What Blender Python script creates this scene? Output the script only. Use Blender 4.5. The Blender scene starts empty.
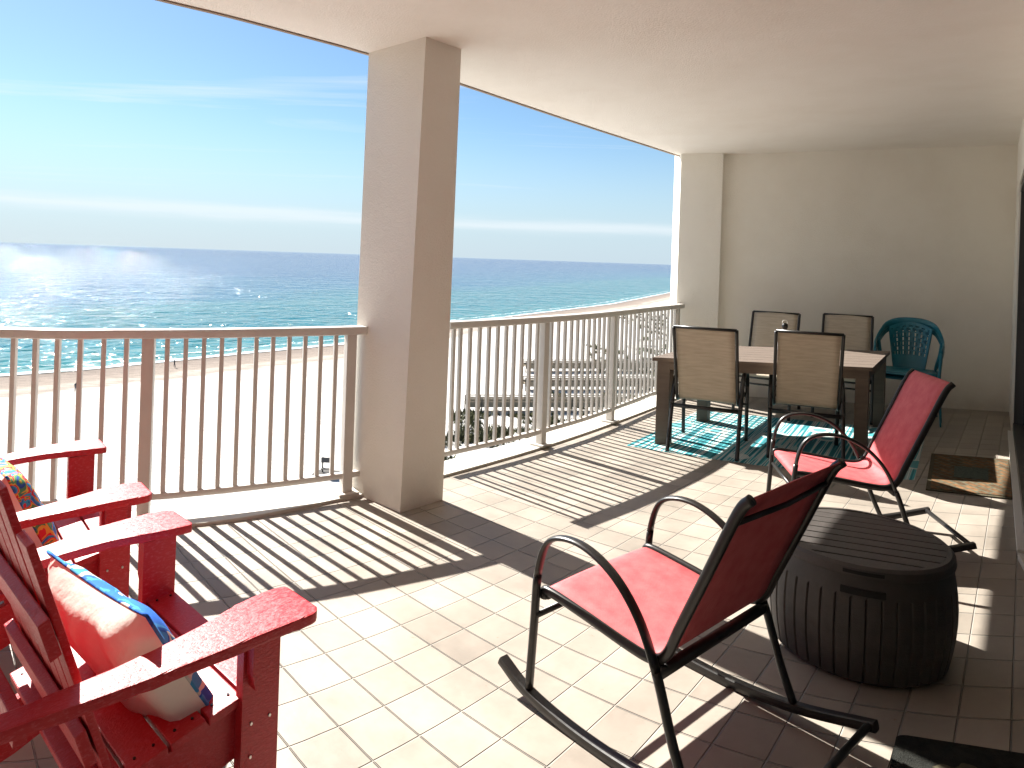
import bpy, bmesh, math, random
from mathutils import Vector, Matrix
random.seed(7)
R = math.radians
scene = bpy.context.scene
COL = scene.collection

# ------------------------------------------------------------------ camera
H = 1.535
cam = bpy.data.cameras.new('camera')
cam.sensor_width = 36
cam.lens = 700 / 1024 * 36
cam.shift_y = -125 / 1024
cam.clip_start = 0.05
cam.clip_end = 90000
co = bpy.data.objects.new('camera', cam)
COL.objects.link(co)
co.matrix_world = Matrix.Translation((0, 0, H)) @ Matrix.Rotation(R(90), 4, 'X') @ Matrix.Rotation(math.atan(.033), 4, 'Z')
scene.camera = co

# ------------------------------------------------------------------ sun, sky, exposure
SUN_EL = 39.7
SX, SY = -.700, .714                      # horizontal direction towards the sun
sdir = Vector((SX, SY, 0)).normalized() * math.cos(R(SUN_EL)) + Vector((0, 0, math.sin(R(SUN_EL))))
sl = bpy.data.lights.new('sun', 'SUN')
sl.energy = 5.0
sl.angle = R(.45)
sl.color = (1, .955, .88)
so = bpy.data.objects.new('sun', sl)
COL.objects.link(so)
so.rotation_euler = (-sdir).to_track_quat('-Z', 'Y').to_euler()
so.location = sdir * 50

W = bpy.data.worlds.new('World')
scene.world = W
W.use_nodes = True
nt = W.node_tree
nt.nodes.clear()
def N(nt, t, **kw):
    n = nt.nodes.new(t)
    for k, v in kw.items():
        if k.startswith('i_'):
            key = k[2:]
            n.inputs[int(key) if key.isdigit() else key].default_value = v
        else:
            setattr(n, k, v)
    return n
def math_node(nt, op, a, b=None, clamp=False):
    n = nt.nodes.new('ShaderNodeMath'); n.operation = op; n.use_clamp = clamp
    for i, v in enumerate((a, b)):
        if v is None: continue
        if isinstance(v, (int, float)): n.inputs[i].default_value = v
        else: nt.links.new(v, n.inputs[i])
    return n.outputs[0]
sky = N(nt, 'ShaderNodeTexSky', sky_type='NISHITA', sun_disc=False, altitude=0, air_density=1.0, dust_density=.25, ozone_density=2.2)
sky.sun_elevation = R(SUN_EL)
sky.sun_rotation = math.atan2(SX, SY)
tc = N(nt, 'ShaderNodeTexCoord')
sep = N(nt, 'ShaderNodeSeparateXYZ'); nt.links.new(tc.outputs['Generated'], sep.inputs[0])
# thin cirrus streaks on a high flat layer
zc = math_node(nt, 'MAXIMUM', sep.outputs[2], .012)
px = math_node(nt, 'DIVIDE', sep.outputs[0], zc)
py = math_node(nt, 'DIVIDE', sep.outputs[1], zc)
cmb = N(nt, 'ShaderNodeCombineXYZ'); nt.links.new(px, cmb.inputs[0]); nt.links.new(py, cmb.inputs[1])
mp = N(nt, 'ShaderNodeMapping'); mp.inputs['Rotation'].default_value = (0, 0, R(-8)); mp.inputs['Scale'].default_value = (.16, .55, 1); mp.inputs['Location'].default_value = (3.3, 2.15, 0)
nt.links.new(cmb.outputs[0], mp.inputs[0])
cn = N(nt, 'ShaderNodeTexNoise', i_Scale=1.0, i_Detail=9, i_Roughness=.6, i_Distortion=.9); nt.links.new(mp.outputs[0], cn.inputs['Vector'])
cr = N(nt, 'ShaderNodeValToRGB'); cr.color_ramp.elements[0].position = .58; cr.color_ramp.elements[1].position = .82
nt.links.new(cn.outputs['Fac'], cr.inputs[0])
lowfade = N(nt, 'ShaderNodeMapRange', i_1=.05, i_2=.14, i_3=0.0, i_4=.75); nt.links.new(sep.outputs[2], lowfade.inputs[0])
cf = math_node(nt, 'MULTIPLY', cr.outputs[0], lowfade.outputs[0])
# a long thin cloud bank just above the sea
azn = N(nt, 'ShaderNodeTexNoise', i_Scale=1.0, i_Detail=6, i_Roughness=.6)
azm = N(nt, 'ShaderNodeMapping'); azm.inputs['Scale'].default_value = (2.2, 2.2, 30); nt.links.new(tc.outputs['Generated'], azm.inputs[0]); nt.links.new(azm.outputs[0], azn.inputs['Vector'])
zz = math_node(nt, 'ADD', sep.outputs[2], math_node(nt, 'MULTIPLY', math_node(nt, 'SUBTRACT', azn.outputs['Fac'], .5), .035))
bd = math_node(nt, 'DIVIDE', math_node(nt, 'SUBTRACT', zz, .050), .008)
bd = math_node(nt, 'EXPONENT', math_node(nt, 'MULTIPLY', math_node(nt, 'MULTIPLY', bd, bd), -1.0))
cf = math_node(nt, 'MAXIMUM', cf, math_node(nt, 'MULTIPLY', bd, .45))
# haze band low over the sea
hz = N(nt, 'ShaderNodeMapRange', i_1=0.0, i_2=.20, i_3=.85, i_4=0.0); hz.interpolation_type = 'SMOOTHSTEP'; nt.links.new(sep.outputs[2], hz.inputs[0])
tint = N(nt, 'ShaderNodeMixRGB', blend_type='MULTIPLY', i_Fac=1.0); tint.inputs[2].default_value = (.84, .99, 1.07, 1)
nt.links.new(sky.outputs[0], tint.inputs[1])
m1 = N(nt, 'ShaderNodeMixRGB'); m1.inputs[2].default_value = (4.7, 5.9, 7.0, 1); nt.links.new(hz.outputs[0], m1.inputs[0]); nt.links.new(tint.outputs[0], m1.inputs[1])
m2 = N(nt, 'ShaderNodeMixRGB'); m2.inputs[2].default_value = (8.0, 8.3, 8.6, 1); nt.links.new(cf, m2.inputs[0]); nt.links.new(m1.outputs[0], m2.inputs[1])
bg = N(nt, 'ShaderNodeBackground', i_Strength=.0385); nt.links.new(m2.outputs[0], bg.inputs[0])
wo = N(nt, 'ShaderNodeOutputWorld'); nt.links.new(bg.outputs[0], wo.inputs[0])

scene.view_settings.view_transform = 'Standard'
scene.view_settings.look = 'None'
scene.view_settings.exposure = 1.7
scene.view_settings.gamma = 1
scene.cycles.max_bounces = 12
scene.cycles.diffuse_bounces = 7
scene.cycles.use_denoising = True
scene.cycles.sample_clamp_indirect = 10
scene.cycles.caustics_reflective = False

# ------------------------------------------------------------------ materials
def new_mat(name, color, rough=.6, spec=.5, metal=0, noise=0, nscale=8, bump=0, bscale=60, coord='Object'):
    m = bpy.data.materials.new(name); m.use_nodes = True
    t = m.node_tree; b = t.nodes['Principled BSDF']
    b.inputs['Roughness'].default_value = rough
    b.inputs['Specular IOR Level'].default_value = spec
    b.inputs['Metallic'].default_value = metal
    b.inputs['Base Color'].default_value = (*color, 1)
    c = N(t, 'ShaderNodeTexCoord')
    if noise:
        n = N(t, 'ShaderNodeTexNoise', i_Scale=nscale, i_Detail=6, i_Roughness=.6); t.links.new(c.outputs[coord], n.inputs['Vector'])
        r = N(t, 'ShaderNodeMapRange', i_1=.3, i_2=.7, i_3=1 - noise, i_4=1 + noise); t.links.new(n.outputs['Fac'], r.inputs[0])
        mx = N(t, 'ShaderNodeMixRGB', blend_type='MULTIPLY', i_Fac=1.0); mx.inputs[1].default_value = (*color, 1)
        t.links.new(r.outputs[0], mx.inputs[2]); t.links.new(mx.outputs[0], b.inputs['Base Color'])
    if bump:
        n = N(t, 'ShaderNodeTexNoise', i_Scale=bscale, i_Detail=4); t.links.new(c.outputs[coord], n.inputs['Vector'])
        bp = N(t, 'ShaderNodeBump', i_Strength=bump, i_Distance=.01); t.links.new(n.outputs['Fac'], bp.inputs['Height']); t.links.new(bp.outputs[0], b.inputs['Normal'])
    return m

def stucco(name, color, stain=(.55, .47, .36), amount=.18):
    m = new_mat(name, color, .85, .25, bump=.35, bscale=90)
    t = m.node_tree; b = t.nodes['Principled BSDF']; c = N(t, 'ShaderNodeTexCoord')
    n = N(t, 'ShaderNodeTexNoise', i_Scale=1.6, i_Detail=7, i_Roughness=.62); t.links.new(c.outputs['Object'], n.inputs['Vector'])
    r = N(t, 'ShaderNodeMapRange', i_1=.42, i_2=.75, i_3=0, i_4=amount); t.links.new(n.outputs['Fac'], r.inputs[0])
    mx = N(t, 'ShaderNodeMixRGB'); mx.inputs[1].default_value = (*color, 1); mx.inputs[2].default_value = (*stain, 1)
    t.links.new(r.outputs[0], mx.inputs[0])
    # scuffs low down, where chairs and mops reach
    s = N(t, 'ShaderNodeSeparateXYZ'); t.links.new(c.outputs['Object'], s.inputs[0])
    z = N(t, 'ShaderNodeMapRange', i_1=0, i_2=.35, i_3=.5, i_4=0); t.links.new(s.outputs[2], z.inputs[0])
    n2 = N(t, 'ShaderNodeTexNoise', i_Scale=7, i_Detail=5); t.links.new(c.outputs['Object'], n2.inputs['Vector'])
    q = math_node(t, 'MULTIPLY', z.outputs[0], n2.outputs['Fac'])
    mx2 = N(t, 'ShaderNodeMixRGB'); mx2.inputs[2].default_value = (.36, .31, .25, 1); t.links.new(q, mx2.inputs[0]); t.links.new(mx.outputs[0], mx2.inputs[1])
    t.links.new(mx2.outputs[0], b.inputs['Base Color'])
    return m

M = {}
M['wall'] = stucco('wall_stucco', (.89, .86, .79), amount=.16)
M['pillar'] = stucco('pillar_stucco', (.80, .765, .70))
M['ceiling'] = stucco('ceiling_stucco', (.87, .83, .77), (.66, .57, .47), amount=.22)
M['drip'] = new_mat('drip_edge', (.30, .22, .16), .8)
M['kerb'] = new_mat('kerb_paint', (.56, .535, .48), .7, noise=.08, bump=.2)
M['rail'] = new_mat('rail_paint', (.58, .55, .51), .42, .45, noise=.05, nscale=5)
M['frame'] = new_mat('dark_frame', (.013, .012, .0115), .34, .5, noise=.2, nscale=12)
M['door_metal'] = new_mat('door_metal', (.045, .043, .042), .4, .5)
M['plastic_brown'] = new_mat('brown_resin', (.058, .051, .047), .50, .45, noise=.14, nscale=18, bump=.2, bscale=220)
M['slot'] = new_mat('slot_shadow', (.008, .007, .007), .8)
M['teal'] = new_mat('teal_plastic', (.012, .150, .200), .38, .5, noise=.07, nscale=6)
M['screw'] = new_mat('screw_steel', (.55, .52, .5), .35, .5, metal=1)
M['rubber'] = new_mat('rubber', (.012, .012, .012), .8)
M['grey_cloth'] = new_mat('grey_item', (.17, .165, .17), .8, noise=.1)
M['white_cloth'] = new_mat('white_item', (.75, .72, .66), .8, noise=.06)

def red_resin():
    m = new_mat('red_resin', (.50, .008, .014), .40, .5)
    t = m.node_tree; b = t.nodes['Principled BSDF']; c = N(t, 'ShaderNodeTexCoord')
    mp = N(t, 'ShaderNodeMapping'); mp.inputs['Scale'].default_value = (1, .35, 1); t.links.new(c.outputs['Object'], mp.inputs[0])
    n = N(t, 'ShaderNodeTexNoise', i_Scale=150, i_Detail=3, i_Roughness=.7); t.links.new(mp.outputs[0], n.inputs['Vector'])
    bp = N(t, 'ShaderNodeBump', i_Strength=.55, i_Distance=.003); t.links.new(n.outputs['Fac'], bp.inputs['Height']); t.links.new(bp.outputs[0], b.inputs['Normal'])
    rr = N(t, 'ShaderNodeMapRange', i_1=.3, i_2=.7, i_3=.30, i_4=.62); t.links.new(n.outputs['Fac'], rr.inputs[0]); t.links.new(rr.outputs[0], b.inputs['Roughness'])
    mx = N(t, 'ShaderNodeMixRGB'); mx.inputs[1].default_value = (.46, .010, .018, 1); mx.inputs[2].default_value = (.56, .10, .12, 1)  # pinkish flecks put the speckled sun glare into the red colour
    r2 = N(t, 'ShaderNodeMapRange', i_1=.5, i_2=.75, i_3=0, i_4=.8); t.links.new(n.outputs['Fac'], r2.inputs[0]); t.links.new(r2.outputs[0], mx.inputs[0]); t.links.new(mx.outputs[0], b.inputs['Base Color'])
    return m
M['red'] = red_resin()

def sling(name, c1, c2, sx, sy):
    m = bpy.data.materials.new(name); m.use_nodes = True
    t = m.node_tree; b = t.nodes['Principled BSDF']; b.inputs['Roughness'].default_value = .62; b.inputs['Specular IOR Level'].default_value = .35
    u = N(t, 'ShaderNodeUVMap')
    mp = N(t, 'ShaderNodeMapping'); mp.inputs['Scale'].default_value = (sx, sy, 1); t.links.new(u.outputs[0], mp.inputs[0])
    n = N(t, 'ShaderNodeTexNoise', i_Scale=1, i_Detail=5, i_Roughness=.65); t.links.new(mp.outputs[0], n.inputs['Vector'])
    r = N(t, 'ShaderNodeMapRange', i_1=.35, i_2=.65, i_3=0, i_4=1); t.links.new(n.outputs['Fac'], r.inputs[0])
    mx = N(t, 'ShaderNodeMixRGB'); mx.inputs[1].default_value = (*c1, 1); mx.inputs[2].default_value = (*c2, 1); t.links.new(r.outputs[0], mx.inputs[0])
    t.links.new(mx.outputs[0], b.inputs['Base Color'])
    wv = N(t, 'ShaderNodeTexChecker', i_Scale=260); t.links.new(u.outputs[0], wv.inputs['Vector'])
    bp = N(t, 'ShaderNodeBump', i_Strength=.5, i_Distance=.0015); t.links.new(wv.outputs['Fac'], bp.inputs['Height']); t.links.new(bp.outputs[0], b.inputs['Normal'])
    return m
M['sling_red'] = sling('red_sling', (.52, .080, .090), (.60, .13, .135), 14, 14)
M['sling_tan'] = sling('tan_sling', (.44, .365, .275), (.56, .48, .37), 5, 40)

def tiles():
    m = bpy.data.materials.new('floor_tiles'); m.use_nodes = True
    t = m.node_tree; b = t.nodes['Principled BSDF']
    u = N(t, 'ShaderNodeUVMap')
    br = N(t, 'ShaderNodeTexBrick', offset=0, offset_frequency=1, squash=1, squash_frequency=1)
    br.inputs['Scale'].default_value = 1; br.inputs['Mortar Size'].default_value = .0042; br.inputs['Mortar Smooth'].default_value = .9; br.inputs['Bias'].default_value = 0
    br.inputs['Brick Width'].default_value = .186; br.inputs['Row Height'].default_value = .186
    br.inputs['Color1'].default_value = (.283, .247, .208, 1); br.inputs['Color2'].default_value = (.355, .310, .262, 1); br.inputs['Mortar'].default_value = (.40, .372, .33, 1)
    t.links.new(u.outputs[0], br.inputs['Vector'])
    n = N(t, 'ShaderNodeTexNoise', i_Scale=2.2, i_Detail=8, i_Roughness=.65); t.links.new(u.outputs[0], n.inputs['Vector'])
    r = N(t, 'ShaderNodeMapRange', i_1=.3, i_2=.7, i_3=.78, i_4=1.14); t.links.new(n.outputs['Fac'], r.inputs[0])
    mx = N(t, 'ShaderNodeMixRGB', blend_type='MULTIPLY', i_Fac=1.0); t.links.new(br.outputs['Color'], mx.inputs[1]); t.links.new(r.outputs[0], mx.inputs[2])
    # small dark specks and chips
    n3 = N(t, 'ShaderNodeTexNoise', i_Scale=26, i_Detail=4, i_Roughness=.7); t.links.new(u.outputs[0], n3.inputs['Vector'])
    r3 = N(t, 'ShaderNodeMapRange', i_1=.66, i_2=.76, i_3=0, i_4=.7); t.links.new(n3.outputs['Fac'], r3.inputs[0])
    mx3 = N(t, 'ShaderNodeMixRGB'); mx3.inputs[2].default_value = (.2, .14, .10, 1); t.links.new(r3.outputs[0], mx3.inputs[0]); t.links.new(mx.outputs[0], mx3.inputs[1])
    t.links.new(mx3.outputs[0], b.inputs['Base Color'])
    rr = N(t, 'ShaderNodeMapRange', i_1=.3, i_2=.7, i_3=.42, i_4=.66); t.links.new(n.outputs['Fac'], rr.inputs[0]); t.links.new(rr.outputs[0], b.inputs['Roughness'])
    b.inputs['Specular IOR Level'].default_value = .35
    # joints lie lower than the tiles
    inv = math_node(t, 'SUBTRACT', 1.0, br.outputs['Fac'])
    n2 = N(t, 'ShaderNodeTexNoise', i_Scale=14, i_Detail=3); t.links.new(u.outputs[0], n2.inputs['Vector'])
    hh = math_node(t, 'ADD', inv, math_node(t, 'MULTIPLY', n2.outputs['Fac'], .10))
    bp = N(t, 'ShaderNodeBump', i_Strength=1.0, i_Distance=.016); t.links.new(hh, bp.inputs['Height']); t.links.new(bp.outputs[0], b.inputs['Normal'])
    return m
M['tiles'] = tiles()

def planks(name, c1, c2, width, axis=0, rough=.6):
    m = new_mat(name, c1, rough, .4)
    t = m.node_tree; b = t.nodes['Principled BSDF']; c = N(t, 'ShaderNodeTexCoord')
    mp = N(t, 'ShaderNodeMapping'); mp.inputs['Scale'].default_value = (1.2, 16, 16) if axis == 0 else (16, 1.2, 16); t.links.new(c.outputs['Object'], mp.inputs[0])
    n = N(t, 'ShaderNodeTexNoise', i_Scale=2.5, i_Detail=7, i_Roughness=.6); t.links.new(mp.outputs[0], n.inputs['Vector'])
    mx = N(t, 'ShaderNodeMixRGB'); mx.inputs[1].default_value = (*c1, 1); mx.inputs[2].default_value = (*c2, 1); t.links.new(n.outputs['Fac'], mx.inputs[0]); t.links.new(mx.outputs[0], b.inputs['Base Color'])
    bp = N(t, 'ShaderNodeBump', i_Strength=.25, i_Distance=.003); t.links.new(n.outputs['Fac'], bp.inputs['Height']); t.links.new(bp.outputs[0], b.inputs['Normal'])
    return m
M['table'] = planks('table_wood', (.10, .078, .063), (.19, .148, .122), .1)
M['deck'] = planks('weathered_deck', (.20, .16, .11), (.34, .28, .20), .1)
M['dark_deck'] = planks('dark_weathered_wood', (.03, .025, .02), (.06, .05, .04), .1)

def cushion():
    m = new_mat('cushion_cream', (.82, .80, .73), .85, .2, noise=.06, nscale=9, bump=.3, bscale=25)
    return m
M['cushion_back'] = cushion()
def floral(name, base, cols, scale):
    m = new_mat(name, base, .85, .2)
    t = m.node_tree; b = t.nodes['Principled BSDF']; c = N(t, 'ShaderNodeTexCoord')
    n = N(t, 'ShaderNodeTexNoise', i_Scale=scale, i_Detail=1.2, i_Distortion=1.1); t.links.new(c.outputs['Object'], n.inputs['Vector'])
    cr = N(t, 'ShaderNodeValToRGB'); cr.color_ramp.interpolation = 'CONSTANT'
    e = cr.color_ramp.elements
    e[0].position = 0; e[0].color = (*cols[0], 1); e[1].position = .40; e[1].color = (*cols[1], 1)
    for p, k in ((.47, 2), (.53, 3), (.58, 4), (.66, 5)):
        q = e.new(p); q.color = (*cols[k % len(cols)], 1)
    t.links.new(n.outputs['Fac'], cr.inputs[0]); t.links.new(cr.outputs[0], b.inputs['Base Color'])
    return m
M['cushion_blue'] = floral('cushion_blue_print', (.02, .12, .55), [(.02, .14, .60), (.02, .16, .62), (.05, .30, .70), (.02, .12, .52), (.55, .58, .55), (.05, .30, .60)], 7)
M['cushion_multi'] = floral('cushion_floral_print', (.03, .2, .6), [(.03, .16, .5), (.04, .35, .62), (.55, .05, .06), (.60, .45, .08), (.08, .30, .14), (.03, .10, .4)], 16)

def rugmat():
    m = bpy.data.materials.new('rug_weave'); m.use_nodes = True
    t = m.node_tree; b = t.nodes['Principled BSDF']; b.inputs['Roughness'].default_value = .9; b.inputs['Specular IOR Level'].default_value = .15
    u = N(t, 'ShaderNodeUVMap'); s = N(t, 'ShaderNodeSeparateXYZ'); t.links.new(u.outputs[0], s.inputs[0])
    # broad bands across, each filled with thinner stripes, broken by leaf shapes
    w = N(t, 'ShaderNodeTexNoise', i_Scale=1, i_Detail=0); mp = N(t, 'ShaderNodeMapping'); mp.inputs['Scale'].default_value = (34, .9, 1); t.links.new(u.outputs[0], mp.inputs[0]); t.links.new(mp.outputs[0], w.inputs['Vector'])
    cr = N(t, 'ShaderNodeValToRGB'); cr.color_ramp.interpolation = 'CONSTANT'; e = cr.color_ramp.elements
    e[0].position = 0; e[0].color = (.03, .17, .20, 1); e[1].position = .42; e[1].color = (.07, .33, .36, 1)
    for p, k in ((.49, (.40, .52, .51)), (.54, (.58, .60, .56)), (.59, (.06, .25, .28)), (.66, (.52, .56, .53))):
        q = e.new(p); q.color = (*k, 1)
    t.links.new(w.outputs['Fac'], cr.inputs[0])
    v = N(t, 'ShaderNodeTexVoronoi', i_Scale=2.6, i_Randomness=.6); v.feature = 'F1'; t.links.new(u.outputs[0], v.inputs['Vector'])
    lt = math_node(t, 'LESS_THAN', v.outputs['Distance'], .34)
    l2 = math_node(t, 'LESS_THAN', v.outputs['Distance'], .27)
    mx = N(t, 'ShaderNodeMixRGB'); mx.inputs[2].default_value = (.60, .62, .57, 1); t.links.new(math_node(t, 'MULTIPLY', lt, .75), mx.inputs[0]); t.links.new(cr.outputs[0], mx.inputs[1])
    mx2 = N(t, 'ShaderNodeMixRGB'); mx2.inputs[2].default_value = (.05, .30, .34, 1); t.links.new(math_node(t, 'MULTIPLY', l2, .85), mx2.inputs[0]); t.links.new(mx.outputs[0], mx2.inputs[1])
    t.links.new(mx2.outputs[0], b.inputs['Base Color'])
    ck = N(t, 'ShaderNodeTexChecker', i_Scale=180); t.links.new(u.outputs[0], ck.inputs['Vector'])
    bp = N(t, 'ShaderNodeBump', i_Strength=.5, i_Distance=.002); t.links.new(ck.outputs['Fac'], bp.inputs['Height']); t.links.new(bp.outputs[0], b.inputs['Normal'])
    return m
M['rug'] = rugmat()

def matmat():
    m = bpy.data.materials.new('brown_doormat_pattern'); m.use_nodes = True
    t = m.node_tree; b = t.nodes['Principled BSDF']; b.inputs['Roughness'].default_value = .95; b.inputs['Specular IOR Level'].default_value = .1
    u = N(t, 'ShaderNodeUVMap'); mp = N(t, 'ShaderNodeMapping'); mp.inputs['Rotation'].default_value = (0, 0, R(45)); mp.inputs['Scale'].default_value = (7, 7, 1); t.links.new(u.outputs[0], mp.inputs[0])
    ck = N(t, 'ShaderNodeTexBrick', i_Scale=1.0); ck.inputs['Mortar Size'].default_value = .06; ck.inputs['Brick Width'].default_value = 1.0; ck.inputs['Row Height'].default_value = .45
    ck.inputs['Color1'].default_value = (.20, .11, .055, 1); ck.inputs['Color2'].default_value = (.085, .055, .032, 1); ck.inputs['Mortar'].default_value = (.10, .10, .07, 1)
    t.links.new(mp.outputs[0], ck.inputs['Vector'])
    n = N(t, 'ShaderNodeTexNoise', i_Scale=30, i_Detail=4); t.links.new(u.outputs[0], n.inputs['Vector'])
    r = N(t, 'ShaderNodeMapRange', i_1=.3, i_2=.7, i_3=.7, i_4=1.3); t.links.new(n.outputs['Fac'], r.inputs[0])
    mx = N(t, 'ShaderNodeMixRGB', blend_type='MULTIPLY', i_Fac=1.0); t.links.new(ck.outputs['Color'], mx.inputs[1]); t.links.new(r.outputs[0], mx.inputs[2]); t.links.new(mx.outputs[0], b.inputs['Base Color'])
    bp = N(t, 'ShaderNodeBump', i_Strength=.8, i_Distance=.003); t.links.new(n.outputs['Fac'], bp.inputs['Height']); t.links.new(bp.outputs[0], b.inputs['Normal'])
    return m
M['doormat'] = matmat()
M['doormat_panel'] = new_mat('doormat_panel', (.085, .105, .085), .95, .1, noise=.3, nscale=60, bump=.5, bscale=300)
M['doormat_edge'] = new_mat('doormat_edge', (.085, .075, .05), .95, .1, noise=.3, nscale=60)
M['black_mat'] = new_mat('black_rubber_mat', (.020, .021, .018), .9, .2, noise=.4, nscale=30, bump=.8, bscale=260)
M['black_mat_print'] = new_mat('faded_mat_print', (.075, .066, .042), .9, .2, noise=.5, nscale=40)

def sandmat():
    m = bpy.data.materials.new('white_sand'); m.use_nodes = True
    t = m.node_tree; b = t.nodes['Principled BSDF']; b.inputs['Roughness'].default_value = .95; b.inputs['Specular IOR Level'].default_value = .1
    u = N(t, 'ShaderNodeUVMap'); s = N(t, 'ShaderNodeSeparateXYZ'); t.links.new(u.outputs[0], s.inputs[0])   # v = metres inland from the waterline
    c = N(t, 'ShaderNodeNewGeometry')
    n = N(t, 'ShaderNodeTexNoise', i_Scale=.05, i_Detail=10, i_Roughness=.66, i_Distortion=.6)
    mp = N(t, 'ShaderNodeMapping'); mp.inputs['Rotation'].default_value = (0, 0, R(-55)); mp.inputs['Scale'].default_value = (.35, 2.2, 1); t.links.new(c.outputs['Position'], mp.inputs[0]); t.links.new(mp.outputs[0], n.inputs['Vector'])
    dd = math_node(t, 'ADD', s.outputs[1], math_node(t, 'MULTIPLY', math_node(t, 'SUBTRACT', n.outputs['Fac'], .5), 16))
    cr = N(t, 'ShaderNodeValToRGB'); e = cr.color_ramp.elements
    mr = N(t, 'ShaderNodeMapRange', i_1=-4, i_2=36, i_3=0, i_4=1); t.links.new(dd, mr.inputs[0]); t.links.new(mr.outputs[0], cr.inputs[0])
    e[0].position = 0; e[0].color = (.20, .165, .14, 1); e[1].position = 1; e[1].color = (.60, .58, .55, 1)
    for p, k in ((.20, (.25, .205, .175)), (.40, (.30, .25, .21)), (.46, (.42, .37, .32)), (.56, (.33, .28, .24)), (.62, (.54, .52, .485))):
        q = e.new(p); q.color = (*k, 1)
    n2 = N(t, 'ShaderNodeTexNoise', i_Scale=.9, i_Detail=10, i_Roughness=.75); t.links.new(mp.outputs[0], n2.inputs['Vector'])
    r = N(t, 'ShaderNodeMapRange', i_1=.36, i_2=.60, i_3=.60, i_4=1.05); t.links.new(n2.outputs['Fac'], r.inputs[0])
    mx = N(t, 'ShaderNodeMixRGB', blend_type='MULTIPLY', i_Fac=1.0); t.links.new(cr.outputs[0], mx.inputs[1]); t.links.new(r.outputs[0], mx.inputs[2])
    t.links.new(mx.outputs[0], b.inputs['Base Color'])
    n3 = N(t, 'ShaderNodeTexNoise', i_Scale=1.6, i_Detail=6, i_Roughness=.7); t.links.new(c.outputs['Position'], n3.inputs['Vector'])
    bp = N(t, 'ShaderNodeBump', i_Strength=.8, i_Distance=.35); t.links.new(n3.outputs['Fac'], bp.inputs['Height']); t.links.new(bp.outputs[0], b.inputs['Normal'])
    return m
M['sand'] = sandmat()

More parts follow.
